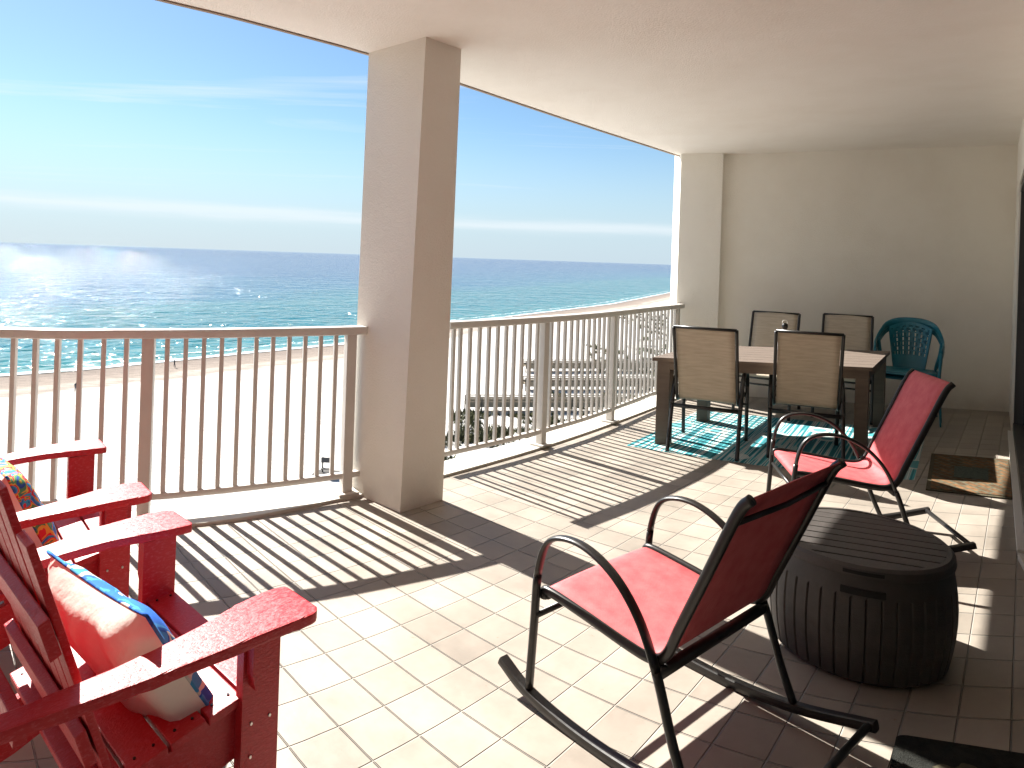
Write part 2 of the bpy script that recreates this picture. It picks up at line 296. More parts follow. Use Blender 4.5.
def seamat():
    m = bpy.data.materials.new('sea_water'); m.use_nodes = True
    t = m.node_tree; b = t.nodes['Principled BSDF']
    u = N(t, 'ShaderNodeUVMap'); s = N(t, 'ShaderNodeSeparateXYZ'); t.links.new(u.outputs[0], s.inputs[0])   # v = metres offshore
    c = N(t, 'ShaderNodeNewGeometry')
    mp = N(t, 'ShaderNodeMapping'); mp.inputs['Rotation'].default_value = (0, 0, R(-50)); mp.inputs['Scale'].default_value = (.8, 1.25, 1); t.links.new(c.outputs['Position'], mp.inputs[0])
    big = N(t, 'ShaderNodeTexNoise', i_Scale=.006, i_Detail=5, i_Roughness=.6); t.links.new(mp.outputs[0], big.inputs['Vector'])
    mid = N(t, 'ShaderNodeTexNoise', i_Scale=.10, i_Detail=8, i_Roughness=.72, i_Distortion=.3); t.links.new(mp.outputs[0], mid.inputs['Vector'])
    fin = N(t, 'ShaderNodeTexNoise', i_Scale=.9, i_Detail=5, i_Roughness=.65); t.links.new(mp.outputs[0], fin.inputs['Vector'])
    # distance offshore, warped, picks the water colour: pale sand bar, turquoise, blue
    lg = math_node(t, 'LOGARITHM', math_node(t, 'MAXIMUM', s.outputs[1], 1.0), 10.0)
    lg = math_node(t, 'ADD', lg, math_node(t, 'MULTIPLY', math_node(t, 'SUBTRACT', big.outputs['Fac'], .5), .55))
    mr = N(t, 'ShaderNodeMapRange', i_1=.5, i_2=3.6, i_3=0, i_4=1); t.links.new(lg, mr.inputs[0])
    cr = N(t, 'ShaderNodeValToRGB'); t.links.new(mr.outputs[0], cr.inputs[0]); e = cr.color_ramp.elements
    e[0].position = 0; e[0].color = (.10, .24, .23, 1); e[1].position = 1; e[1].color = (.001, .026, .135, 1)
    for p, k in ((.18, (.025, .165, .170)), (.40, (.010, .125, .150)), (.52, (.018, .130, .155)), (.58, (.004, .090, .165)), (.74, (.002, .046, .150))):
        q = e.new(p); q.color = (*k, 1)
    # foam along the waterline and on breaking crests
    wob = math_node(t, 'MULTIPLY', math_node(t, 'SUBTRACT', mid.outputs['Fac'], .5), 9.0)
    fd = math_node(t, 'ADD', s.outputs[1], wob)
    f1 = math_node(t, 'LESS_THAN', fd, 3.2)
    band = math_node(t, 'LESS_THAN', math_node(t, 'ABSOLUTE', math_node(t, 'SUBTRACT', fd, 9.5)), .8)
    band = math_node(t, 'MULTIPLY', band, math_node(t, 'GREATER_THAN', fin.outputs['Fac'], .5))
    foam = math_node(t, 'MAXIMUM', f1, band)
    foam = math_node(t, 'MULTIPLY', foam, math_node(t, 'GREATER_THAN', fin.outputs['Fac'], .38))
    mx = N(t, 'ShaderNodeMixRGB'); mx.inputs[2].default_value = (.82, .85, .85, 1); t.links.new(foam, mx.inputs[0]); t.links.new(cr.outputs[0], mx.inputs[1])
    t.links.new(mx.outputs[0], b.inputs['Base Color'])
    b.inputs['IOR'].default_value = 1.33; b.inputs['Specular IOR Level'].default_value = .42
    rg = N(t, 'ShaderNodeMapRange', i_1=.40, i_2=.62, i_3=.02, i_4=.11); t.links.new(mid.outputs['Fac'], rg.inputs[0]); t.links.new(rg.outputs[0], b.inputs['Roughness'])
    wv = N(t, 'ShaderNodeTexNoise', i_Scale=.03, i_Detail=6, i_Roughness=.5); t.links.new(mp.outputs[0], wv.inputs['Vector'])
    chop = N(t, 'ShaderNodeTexNoise', i_Scale=.15, i_Detail=3, i_Roughness=.55, i_Distortion=.5); t.links.new(c.outputs['Position'], chop.inputs['Vector'])
    hh = math_node(t, 'ADD', wv.outputs['Fac'], math_node(t, 'MULTIPLY', chop.outputs['Fac'], .85))
    bp = N(t, 'ShaderNodeBump', i_Strength=1.0, i_Distance=3.6); t.links.new(hh, bp.inputs['Height']); t.links.new(bp.outputs[0], b.inputs['Normal'])
    return m
M['sea'] = seamat()
M['scrub'] = new_mat('dune_scrub', (.085, .085, .042), .9, .1, noise=.5, nscale=.6)
M['palm'] = new_mat('palm_leaf', (.045, .075, .025), .7, .2, noise=.3, nscale=2)
M['trunk'] = new_mat('palm_trunk', (.20, .15, .10), .9, .1)
M['house_a'] = new_mat('pale_cladding', (.62, .58, .50), .8, .2, noise=.06, nscale=1)
M['house_b'] = new_mat('blue_cladding', (.36, .50, .54), .8, .2, noise=.06, nscale=1)
M['house_roof'] = new_mat('grey_roof', (.34, .32, .30), .8, .2, noise=.1, nscale=1)
M['window'] = new_mat('dark_glass', (.03, .035, .04), .1, .5)
M['skin'] = new_mat('skin', (.42, .25, .17), .6)
M['navy'] = new_mat('dark_clothes', (.03, .035, .05), .8)
M['sign_white'] = new_mat('grey_board', (.05, .05, .055), .6)

# ------------------------------------------------------------------ geometry helpers
def link(name, bm, mats, parent=None, smooth=False, loc=None):
    me = bpy.data.meshes.new(name)
    bmesh.ops.recalc_face_normals(bm, faces=bm.faces)
    bm.to_mesh(me); bm.free()
    for m in (mats if isinstance(mats, (list, tuple)) else [mats]): me.materials.append(m)
    if smooth:
        for p in me.polygons: p.use_smooth = True
    o = bpy.data.objects.new(name, me); COL.objects.link(o)
    if parent: o.parent = parent
    if loc: o.location = loc
    return o
def tag(o, label=None, cat=None, group=None, kind=None):
    if label: o['label'] = label
    if cat: o['category'] = cat
    if group: o['group'] = group
    if kind: o['kind'] = kind
    return o
def thing(name, label, cat, loc=(0, 0, 0), rz=0, group=None, scale=(1, 1, 1)):
    o = bpy.data.objects.new(name, None); COL.objects.link(o); o.empty_display_size = .1
    o.location = loc; o.rotation_euler = (0, 0, rz); o.scale = scale
    return tag(o, label, cat, group)
def copy_tree(o, parent=None):
    c = o.copy(); COL.objects.link(c); c.parent = parent
    for ch in list(o.children): copy_tree(ch, c)
    return c
def box(bm, c, s, rot=None, bev=0, mi=0):
    r = bmesh.ops.create_cube(bm, size=1)
    mt = Matrix.Translation(c) @ (rot.to_4x4() if rot else Matrix.Identity(4)) @ Matrix.Diagonal((*s, 1))
    bmesh.ops.transform(bm, matrix=mt, verts=r['verts'])
    fs = list({f for v in r['verts'] for f in v.link_faces})
    for f in fs: f.material_index = mi
    if bev:
        es = list({e for f in fs for e in f.edges})
        bmesh.ops.bevel(bm, geom=es, offset=bev, segments=2, affect='EDGES', profile=.7)
    return r
def beam(bm, a, b, w, h, up=(0, 0, 1), bev=0):
    """Rectangular bar from a to b; h measured along up."""
    a = Vector(a); b = Vector(b); d = (b - a); L = d.length; d.normalize()
    s = d.cross(Vector(up))
    if s.length < 1e-4: s = d.cross(Vector((0, 1, 0)))
    s.normalize(); u = s.cross(d)
    rot = Matrix((s, d, u)).transposed()
    box(bm, (a + b) / 2, (w, L, h), rot, bev)
def smooth_path(pts, n=6):
    pts = [Vector(p) for p in pts]; out = []
    P = [pts[0] * 2 - pts[1]] + pts + [pts[-1] * 2 - pts[-2]]
    for i in range(1, len(P) - 2):
        for k in range(n):
            t = k / n; p0, p1, p2, p3 = P[i - 1:i + 3]
            out.append(.5 * ((2 * p1) + (p2 - p0) * t + (2 * p0 - 5 * p1 + 4 * p2 - p3) * t * t + (3 * p1 - p0 - 3 * p2 + p3) * t ** 3))
    out.append(pts[-1]); return out
def tube(bm, pts, r, n=10, ref=(1, 0, 0), flat=1.0, sq=False, caps=True):
    """Sweep along pts; ref gives the section's first axis, flat scales the second."""
    ref = Vector(ref); rings = []
    for i, p in enumerate(pts):
        d = (pts[min(i + 1, len(pts) - 1)] - pts[max(i - 1, 0)]).normalized()
        s = (ref - d * ref.dot(d))
        if s.length < 1e-4: s = Vector((0, 1, 0)) - d * d.y
        s.normalize(); u = d.cross(s); rr = r[i] if isinstance(r, (list, tuple)) else r
        ring = []
        for k in range(n):
            a = 2 * math.pi * k / n
            ca, sa = math.cos(a), math.sin(a)
            if sq:
                q = .38; ca = math.copysign(abs(ca) ** q, ca); sa = math.copysign(abs(sa) ** q, sa)
            ring.append(bm.verts.new(p + s * ca * rr + u * sa * rr * flat))
        rings.append(ring)
    for a, b in zip(rings, rings[1:]):
        for k in range(n): bm.faces.new((a[k], a[(k + 1) % n], b[(k + 1) % n], b[k]))
    if caps: bm.faces.new(rings[0]); bm.faces.new(rings[-1][::-1])
def prism(bm, poly, z0, z1, mi=0):
    """Closed prism from a plan polygon."""
    lo = [bm.verts.new((x, y, z0)) for x, y in poly]; hi = [bm.verts.new((x, y, z1)) for x, y in poly]
    fs = [bm.faces.new(lo[::-1]), bm.faces.new(hi)]; n = len(poly)
    for i in range(n): fs.append(bm.faces.new((lo[i], lo[(i + 1) % n], hi[(i + 1) % n], hi[i])))
    for f in fs: f.material_index = mi
    return fs
def extrude_poly(bm, poly, vec):
    lo = [bm.verts.new(p) for p in poly]; hi = [bm.verts.new(Vector(p) + Vector(vec)) for p in poly]
    bm.faces.new(lo[::-1]); bm.faces.new(hi); n = len(poly)
    for i in range(n): bm.faces.new((lo[i], lo[(i + 1) % n], hi[(i + 1) % n], hi[i]))
def bevel_all(bm, w, seg=2, ang=35):
    es = [e for e in bm.edges if len(e.link_faces) == 2 and e.calc_face_angle(0) > R(ang)]
    bmesh.ops.bevel(bm, geom=es, offset=w, segments=seg, affect='EDGES', profile=.7)
def resample(pts, step):
    pts = [Vector(p) for p in pts]; out = [pts[0]]; acc = 0
    for a, b in zip(pts, pts[1:]):
        L = (b - a).length; t = step - acc
        while t <= L: out.append(a + (b - a) * t / L); t += step
        acc = (acc + L) % step
    return out
def lerp_line(pts, x):
    """y on a polyline at x."""
    for a, b in zip(pts, pts[1:]):
        if a[0] <= x <= b[0]: return a[1] + (b[1] - a[1]) * (x - a[0]) / (b[0] - a[0])
    return pts[-1][1] if x > pts[-1][0] else pts[0][1]

# ------------------------------------------------------------------ balcony plan (metres; the terrace follows a gently curving facade)
KERB = [(-8, 3.75), (-5, 3.62), (-2.65, 3.69), (-2.16, 3.75), (-1.74, 3.85), (-1.40, 4.03), (-1.016, 4.335), (-.686, 4.60), (-.411, 4.885), (-.077, 5.25), (.307, 5.70), (.86, 6.42), (1.552, 7.398), (2.35, 8.60)]
CEIL = [(-8, 3.0), (-5, 3.05), (-2.7, 3.15), (-2.2, 3.40), (-1.863, 3.691), (-1.613, 3.90), (-1.278, 4.225), (-.955, 4.562), (-.422, 5.25), (.024, 5.85), (.829, 6.92), (1.938, 8.349), (2.15, 8.65)]
WALL = [(5.90, 8.25), (5.642, 7.87), (2.82, 3.784), (1.5, 1.2), (1.3, -3.0)]

def tile_uv(x, y):
    s = max(y, 1.9); th = x / s; tc_ = max(-1.2, min(1.2, th))
    X = s * math.sin(tc_) + (x - tc_ * s) * math.cos(tc_)
    Y = s * math.cos(tc_) + (y - s) - (x - tc_ * s) * math.sin(tc_)
    a = TILE_A
    return (X * math.cos(a) - Y * math.sin(a) + TILE_U + 50 * .186, X * math.sin(a) + Y * math.cos(a) + TILE_V + 50 * .186)
TILE_A, TILE_U, TILE_V = .735, .0, .0

# floor: one sheet between the kerb line and the house wall
bm = bmesh.new(); uvl = bm.loops.layers.uv.new('UVMap')
outer = [Vector((x, y, 0)) for x, y in smooth_path([(x, y, 0) for x, y in KERB], 4) and [(p.x, p.y) for p in smooth_path([(x, y, 0) for x, y in KERB], 4)]]
xs = [-8 + .1 * i for i in range(141)]
grid = {}
def outer_y(x): return lerp_line([(p.x, p.y) for p in outer], x) + .04
for i, x in enumerate(xs):
    ymax = min(outer_y(x), 8.3) if x < 2.2 else 8.3
    for j in range(61):
        y = -3 + (ymax + 3) * j / 60
        grid[i, j] = bm.verts.new((x, y, 0))
for i in range(len(xs) - 1):
    for j in range(60):
        f = bm.faces.new((grid[i, j], grid[i + 1, j], grid[i + 1, j + 1], grid[i, j + 1]))
        for l in f.loops: l[uvl].uv = tile_uv(l.vert.co.x, l.vert.co.y)
tag(link('floor', bm, M['tiles']), kind='structure')

# slab under the tiles and kerb (the step the railing stands on)
op = [(p.x, p.y) for p in outer]
def offset(pts, d):
    out = []
    for i, p in enumerate(pts):
        a = Vector(pts[max(i - 1, 0)]); b = Vector(pts[min(i + 1, len(pts) - 1)]); t = (b - a).normalized()
        out.append((p[0] - t.y * d, p[1] + t.x * d))
    return out
o_out = offset(op, .26)
bm = bmesh.new(); prism(bm, o_out + [(6.2, 8.9), (6.2, -3), (-8, -3)], -.30, -.006)
tag(link('floor_slab', bm, M['kerb']), kind='structure')
def strip(pts0, pts1, z0, z1, name, mat, bev=0):
    bm = bmesh.new(); n = len(pts0); q = []
    for (a, b) in zip(pts0, pts1): q.append([bm.verts.new((*a, z0)), bm.verts.new((*a, z1)), bm.verts.new((*b, z1)), bm.verts.new((*b, z0))])
    for r0, r1 in zip(q, q[1:]):
        for k in range(4): bm.faces.new((r0[k], r0[(k + 1) % 4], r1[(k + 1) % 4], r1[k]))
    bm.faces.new(q[0]); bm.faces.new(q[-1][::-1])
    if bev: bevel_all(bm, bev)
    return link(name, bm, mat)
tag(strip(op, offset(op, .25), -.004, .018, 'kerb', M['kerb'], .004), kind='structure')

# ceiling: soffit between the slab edge and the wall, rising slightly towards the far corner
cp = [(p.x, p.y) for p in smooth_path([(x, y, 0) for x, y in CEIL], 3)]
def ceil_z(x, y):
    # distance in from the slab edge line
    dx, dy = .62, .785
    d = (x + .955) * dy - (y - 4.56) * dx
    far = max(0, min(1, (y - 4) / 4))
    return 2.84 + max(0, d) * .055 * far
bm = bmesh.new(); K = 24; g = {}
inner_far = [(-8 + 14.2 * i / (len(cp) - 1), -3) for i in range(len(cp))]
for i, (a, b) in enumerate(zip(cp, inner_far)):
    # run each strip from the edge to the house side
    tx, ty = (a[0] + 4.6, a[1] - 3.4) if False else (6.4 if i > len(cp) * .45 else -8 + 14.4 * i / (len(cp) * .45), None)
    end = (6.4, a[1] - 4.2 + 3.9 * i / len(cp)) if i > len(cp) * .5 else (-8 + 14.4 * i / (len(cp) * .5), -3.2)
    for k in range(K + 1):
        t = k / K; x = a[0] + (end[0] - a[0]) * t; y = a[1] + (end[1] - a[1]) * t
        if i == len(cp) - 1: y = a[1] + .1 * t
        g[i, k] = bm.verts.new((x, y, ceil_z(x, y)))
for i in range(len(cp) - 1):
    for k in range(K): bm.faces.new((g[i, k], g[i + 1, k], g[i + 1, k + 1], g[i, k + 1]))
r = bmesh.ops.extrude_face_region(bm, geom=list(bm.faces))
for v in r['geom']:
    if isinstance(v, bmesh.types.BMVert): v.co.z += .25
tag(link('ceiling', bm, M['ceiling'], smooth=False), kind='structure')
tag(strip(offset(cp, .004), offset(cp, .03), 2.832, 3.05, 'ceiling_edge', M['drip']), kind='structure')

# pillar by the railing and the pilaster at the far end
bm = bmesh.new()
lo = [(-.617, 4.172), (-.388, 4.419), (-.76, 4.78), (-1.0, 4.53)]
hi = [(-.555, 4.168), (-.362, 4.405), (-.74, 4.78), (-.972, 4.54)]
a = [bm.verts.new((x, y, -.01)) for x, y in lo]; b = [bm.verts.new((x, y, 2.86)) for x, y in hi]
bm.faces.new(a[::-1]); bm.faces.new(b)
for i in range(4): bm.faces.new((a[i], a[(i + 1) % 4], b[(i + 1) % 4], b[i]))
bevel_all(bm, .012)
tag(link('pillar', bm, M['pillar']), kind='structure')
bm = bmesh.new(); prism(bm, [(1.955, 8.25), (2.44, 8.22), (2.48, 8.75), (2.0, 8.78)], -.01, 3.0); bevel_all(bm, .01)
tag(link('pilaster', bm, M['wall']), kind='structure')
bm = bmesh.new(); prism(bm, [(2.30, 8.365), (5.75, 7.860), (6.1, 8.2), (6.1, 8.7), (2.35, 8.74)], -.01, 3.4)
tag(link('wall_back', bm, M['wall']), kind='structure')
# house wall with the sliding door opening: piers and a lintel
def along(t, off=0):
    """Point on the house wall, t metres from the far corner, off metres into the house."""
    L = 0
    pts = WALL[1:]
    for a, b in zip(pts, pts[1:]):
        a = Vector(a); b = Vector(b); l = (b - a).length
        if t <= L + l or b == Vector(pts[-1]):
            d = (b - a).normalized(); p = a + d * (t - L); return (p.x - d.y * off, p.y + d.x * off)
        L += l
bm = bmesh.new()
def wall_piece(t0, t1, z0, z1):
    ts = [t0] + [t for t in (4.966, 4.966 + 2.90) if t0 < t < t1] + [t1]
    prism(bm, [along(t) for t in ts] + [along(t, .2) for t in reversed(ts)], z0, z1)
wall_piece(-.05, 1.28, -.01, 3.4)
wall_piece(1.28, 9.9, 2.42, 3.4)
wall_piece(9.9, 11.0, -.01, 3.4)
tag(link('wall_right', bm, M['wall']), kind='structure')
bm = bmesh.new(); prism(bm, [(-8.0, 3.7), (-8.2, 3.7), (-8.2, -3.2), (1.5, -3.2), (1.5, -3.0), (-8, -3.0)], -.01, 2.9)
tag(link('wall_behind', bm, M['wall']), kind='structure')

# sliding door
sd = thing('sliding_door', 'dark framed sliding glass door in the house wall at the right edge', 'door', (*along(1.3, .06), 0))
base = Vector(sd.location)
def wl(t, off, z): x, y = along(t, off); return Vector((x, y, z)) - base
bm = bmesh.new()
for t in (1.33, 4.93, 7.7, 9.86): beam(bm, wl(t, .05, 0), wl(t, .05, 2.42), .07, .09, up=(.57, .82, 0))
for a, b in ((1.33, 4.93), (4.98, 7.7), (7.9, 9.86)):
    beam(bm, wl(a, .06, .075), wl(b, .06, .075), .10, .07); beam(bm, wl(a, .06, 2.38), wl(b, .06, 2.38), .10, .07)
link('frame', bm, M['door_metal'], sd)
bm = bmesh.new()
for a, b in ((1.40, 4.90), (5.0, 7.67), (7.92, 9.82)): beam(bm, wl(a, .09, 1.21), wl(b, .09, 1.21), .012, 2.26)
link('glass', bm, M['window'], sd)
bm = bmesh.new(); beam(bm, wl(4.93, -.01, 1.0), wl(4.93, -.01, 1.3), .03, .03, up=(.57, .82, 0), bev=.006); link('handle', bm, M['frame'], sd)
bm = bmesh.new()
for a, b in ((1.36, 4.93), (4.98, 7.82), (7.88, 9.9)): beam(bm, wl(a, .045, .02), wl(b, .045, .02), .15, .036)
link('threshold', bm, new_mat('threshold_paint', (.66, .64, .60), .6), sd)

# ------------------------------------------------------------------ railings
RAIL = [(-7.5, 3.82), (-5.0, 3.72), (-2.69, 3.765), (-2.112, 3.90), (-1.778, 4.02), (-1.429, 4.19), (-.96, 4.465), (-.69, 4.72), (-.40, 5.02), (-.076, 5.34), (.25, 5.70), (.62, 6.15), (.951, 6.62), (1.494, 7.46), (2.035, 8.27)]
RP = [Vector((p.x, p.y, 0)) for p in smooth_path([(x, y, 0) for x, y in RAIL], 8)]
def rail_at(x):
    for a, b in zip(RP, RP[1:]):
        if a.x <= x <= b.x:
            return a + (b - a) * ((x - a.x) / (b.x - a.x)), (b - a).normalized()
    return RP[-1].copy(), (RP[-1] - RP[-2]).normalized()
def railing(x0, x1, posts, label, bars, seed):
    p0, _ = rail_at(x0)
    t = thing('railing', label, 'railing', (p0.x, p0.y, .018), group='railings along the terrace edge')
    def loc(v, z): return Vector((v.x - p0.x, v.y - p0.y, z - .018))
    path = [rail_at(x0)[0]] + [p for p in RP if x0 + .01 < p.x < x1 - .01] + [rail_at(x1)[0]]
    bm = bmesh.new(); tube(bm, [loc(p, 1.05) for p in path], .027, n=16, ref=(0, 0, 1), flat=1.75, sq=True); link('top_rail', bm, M['rail'], t, smooth=False)
    bm = bmesh.new(); tube(bm, [loc(p, .135) for p in path], .019, n=8, ref=(0, 0, 1), flat=1.2, sq=True); link('bottom_rail', bm, M['rail'], t)
    for x in posts:
        p, d = rail_at(x)
        bm = bmesh.new(); beam(bm, loc(p, .018), loc(p, 1.03), .062, .062, up=(d.x, d.y, 0), bev=.004); o = link('post', bm, M['rail'], t)
        bm = bmesh.new(); beam(bm, loc(p, .019), loc(p, .034), .13, .13, up=(d.x, d.y, 0), bev=.003)
        link('foot_plate', bm, M['rail'], o)
    for x in bars:
        p, d = rail_at(x)
        bm = bmesh.new(); beam(bm, loc(p, .14), loc(p, 1.03), .0235, .0235, up=(d.x, d.y, 0))
        link('baluster', bm, M['rail'], t)
    return t
def arc_divide(xa, xb, n):
    seg = [rail_at(xa)[0]] + [p for p in RP if xa < p.x < xb] + [rail_at(xb)[0]]
    L = sum((b - a).length for a, b in zip(seg, seg[1:])); out = []
    for i in range(1, n + 1):
        s = L * i / (n + 1); acc = 0
        for a, b in zip(seg, seg[1:]):
            l = (b - a).length
            if acc + l >= s: out.append((a + (b - a) * ((s - acc) / l)).x); break
            acc += l
    return out
XL = [-6.6, -5.1, -3.55, -2.02, -1.005]
bars = []
for a, b, n in ((-6.6, -5.1, 12), (-5.1, -3.55, 12), (-3.55, -2.02, 13), (-2.02, -1.005, 11)): bars += arc_divide(a, b, n)
railing(-6.6, -.93, XL, 'beige metal railing left of the big pillar, overlooking the sea', bars, 1)
XR = [-.42, .286, .985, 1.96]
bars = []
for a, b, n in ((-.42, .286, 10), (.286, .985, 11), (.985, 1.96, 16)): bars += arc_divide(a, b, n)
railing(-.45, 2.0, [.286, .985, 1.93], 'beige metal railing between the big pillar and the far wall', bars + [-.40], 2)

# ------------------------------------------------------------------ sling chairs
def rounded_u(*p): return smooth_path(p, 7)
def sling_sheet(bm, prof, w, thick=.004, sag=.02, nx=8, curve=0):
    uvl = bm.loops.layers.uv.verify()
    rows = []; L = 0
    for i, p in enumerate(prof):
        if i: L += (p - prof[i - 1]).length
        d = (prof[min(i + 1, len(prof) - 1)] - prof[max(i - 1, 0)]).normalized(); nrm = Vector((0, -d.z, d.y))
        row = []
        for k in range(nx + 1):
            x = -w + 2 * w * k / nx; s = sag * (1 - (x / w) ** 2) * math.sin(math.pi * min(1, max(0, i / (len(prof) - 1))))
            row.append((bm.verts.new(Vector((x, p.y, p.z)) + nrm * s), (k / nx * 2 * w, L)))
        rows.append(row)
    fs = []
    for a, b in zip(rows, rows[1:]):
        for k in range(nx):
            q = (a[k], a[k + 1], b[k + 1], b[k]); f = bm.faces.new([v[0] for v in q]); fs.append(f)
            for l, v in zip(f.loops, q): l[uvl].uv = v[1]
    bm.normal_update(); bmesh.ops.solidify(bm, geom=fs, thickness=thick)

def sling_chair(name, label, cat, fabric, w=.28, rocker=False, top=(-.50, .95), group=None, tip=.46):
    t = thing(name, label, cat, group=group)
    if rocker:
        prof = [(0, .285, .385), (0, .27, .415), (0, .10, .40), (0, -.10, .375), (0, -.19, .375), (0, -.24, .41), (0, -.28, .50), (0, -.37, .70), (0, -.46, .90), (0, top[0], top[1])]
    else:
        prof = [(0, .27, .40), (0, .25, .425), (0, .10, .415), (0, -.10, .40), (0, -.18, .405), (0, -.225, .45), (0, -.26, .55), (0, -.33, .72), (0, -.40, .90), (0, top[0], top[1])]
    pr = smooth_path(prof, 5)
    k = next(i for i, p in enumerate(pr) if p.z > .40 and p.y < -.2)
    bm = bmesh.new(); sling_sheet(bm, pr[:k + 1], w - .016, sag=-.012); link('seat', bm, fabric, t, smooth=True)
    bm = bmesh.new(); sling_sheet(bm, pr[k:], w - .016, sag=-.014); link('backrest', bm, fabric, t, smooth=True)
    for s in (-1, 1):
        bm = bmesh.new(); tube(bm, [p + Vector((s * w, 0, 0)) for p in pr], .0135, n=10, ref=(1, 0, 0), flat=1.25)
        link('side_rail', bm, M['frame'], t, smooth=True)
    # cross bars of the frame
    if rocker:      # the sleeve bar sits a hand below the top edge of the fabric
        j_ = next(i for i, p in enumerate(pr) if p.z > top[1] - .10 and p.y < -.2); q = pr[j_] + Vector((0, -.012, -.004))
        bars_ = [([Vector((-w, q.y + .010, q.z)), Vector((0, q.y, q.z - .004)), Vector((w, q.y + .010, q.z))], .0085)]
    else:
        bars_ = [([Vector((-w, top[0], top[1] + .002)), Vector((0, top[0] - .012, top[1] + .002)), Vector((w, top[0], top[1] + .002))], .012)]
    bars_ += [([Vector((-w, .268, .395)), Vector((w, .268, .395))], .0115), ([Vector((-w - .02, -.225, .352)), Vector((w + .02, -.225, .352))], .016)]
    for b_, r_ in bars_:
        bm = bmesh.new(); tube(bm, b_, r_, ref=(0, 0, 1), sq=r_ == .016); link('cross_bar', bm, M['frame'], t, smooth=True)
    for s in (-1, 1):
        x = s * (w + .028)
        if rocker:
            arm = smooth_path([(x, .315, .06), (x, .30, .30), (x, .285, .50), (x, .23, .615), (x, .10, .645), (x, -.04, .60), (x, -.15, .50), (x, -.225, .36), (x, -.29, .18), (x, -.345, .055)], 6)
        else:
            arm = smooth_path([(x, .30, .0), (x, .275, .25), (x, .25, .50), (x, .19, .615), (x, .06, .645), (x, -.08, .61), (x, -.20, .52), (x, -.26, .40), (x, -.34, .20), (x, -.42, .0)], 6)
        # arm and leg are one bent tube; split it where the arm meets the legs
        i0 = next(i for i, p in enumerate(arm) if p.z > .47)
        i1 = max(i for i, p in enumerate(arm) if p.z > .36)
        nm = 'armrest'
        bm = bmesh.new(); tube(bm, arm[i0:i1 + 1], .0180, n=12, ref=(1, 0, 0), flat=.55); link(nm, bm, M['frame'], t, smooth=True)
        bm = bmesh.new(); tube(bm, arm[:i0 + 1], .0165, n=10, ref=(1, 0, 0), flat=.8); link('leg', bm, M['frame'], t, smooth=True)
        bm = bmesh.new(); tube(bm, arm[i1:], .0165, n=10, ref=(1, 0, 0), flat=.8); link('leg', bm, M['frame'], t, smooth=True)
        if rocker:
            rk = smooth_path([(x, tip, .100), (x, .33, .048), (x, .12, .020), (x, -.12, .020), (x, -.36, .048), (x, -.62, .115)], 6)
            bm = bmesh.new(); tube(bm, rk, .019, n=10, ref=(1, 0, 0), flat=.85, sq=True); link('rocker', bm, M['frame'], t, smooth=False)
    for y_, z_, r_ in (((-.60, .112, .0125), (.29, .33, .011)) if rocker else ((.265, .33, .010),)):
        bm = bmesh.new(); tube(bm, [Vector((-w - .03, y_, z_)), Vector((w + .03, y_, z_))], r_, ref=(0, 0, 1)); link('stretcher', bm, M['frame'], t, smooth=True)
    # wide hem at the top of the back sling
    return t
rock = sling_chair('rocking_chair', 'red sling rocking chair nearest the camera, its seat facing the railing', 'rocking chair', M['sling_red'], rocker=True, group='red sling rocking chairs')
rock.location = (.548, 2.411, 0); rock.rotation_euler = (0, 0, R(42.6)); rock.scale = (1.04, .96, .965)
r2 = sling_chair('rocking_chair', 'red sling rocking chair behind the round brown deck box, facing left', 'rocking chair', M['sling_red'], rocker=True, group='red sling rocking chairs', tip=.37)
r2.location = (1.90, 4.02, 0); r2.rotation_euler = (0, 0, R(82)); r2.scale = (.86, 1.0, 1.0)

# dining chairs
dn = 'tan sling chairs around the dining table'
dA = sling_chair('dining_chair', 'tan sling dining chair seen from behind, nearest the railing, its back to the camera', 'dining chair', M['sling_tan'], w=.245, top=(-.455, 1.03), group=dn)
dA.location = (1.74, 6.0, 0); dA.rotation_euler = (0, 0, R(-24))
for loc, rz, lab in (((2.52, 5.93, 0), -21, 'tan sling dining chair seen from behind, beside the second red rocking chair'),
                     ((2.74, 7.42, 0), 150, 'tan sling dining chair across the table against the wall, farther from the blue chairs'),
                     ((3.54, 7.38, 0), 152, 'tan sling dining chair across the table, half in shadow, next to the blue plastic chairs')):
    c = copy_tree(dA); c['label'] = lab; c.location = loc; c.rotation_euler = (0, 0, R(rz))

# ------------------------------------------------------------------ dining table
tb = thing('dining_table', 'long brown dining table with square legs standing on the teal rug', 'table', (2.40, 6.42, 0))
TB = Vector((2.40, 6.42))
corner = [Vector(c) - TB for c in ((1.215, 5.93), (2.985, 5.74), (3.80, 6.98), (1.90, 6.98))]
bm = bmesh.new()
nb = 7
for i in range(nb):
    a0, a1 = i / nb + .003, (i + 1) / nb - .003
    q = [corner[0].lerp(corner[3], a0), corner[1].lerp(corner[2], a0), corner[1].lerp(corner[2], a1), corner[0].lerp(corner[3], a1)]
    prism(bm, [tuple(v) for v in q], .712, .742)
bevel_all(bm, .002, 1)
link('tabletop', bm, M['table'], tb)
def inset(i, d): return corner[i] + (corner[(i + 1) % 4] - corner[i]).normalized() * d + (corner[(i - 1) % 4] - corner[i]).normalized() * d
ap = [inset(i, .035) for i in range(4)]; ap2 = [inset(i, .075) for i in range(4)]
bm = bmesh.new()
for i in range(4):
    j = (i + 1) % 4
    prism(bm, [tuple(ap[i]), tuple(ap[j]), tuple(ap2[j]), tuple(ap2[i])], .640, .7105)
link('apron', bm, M['table'], tb)
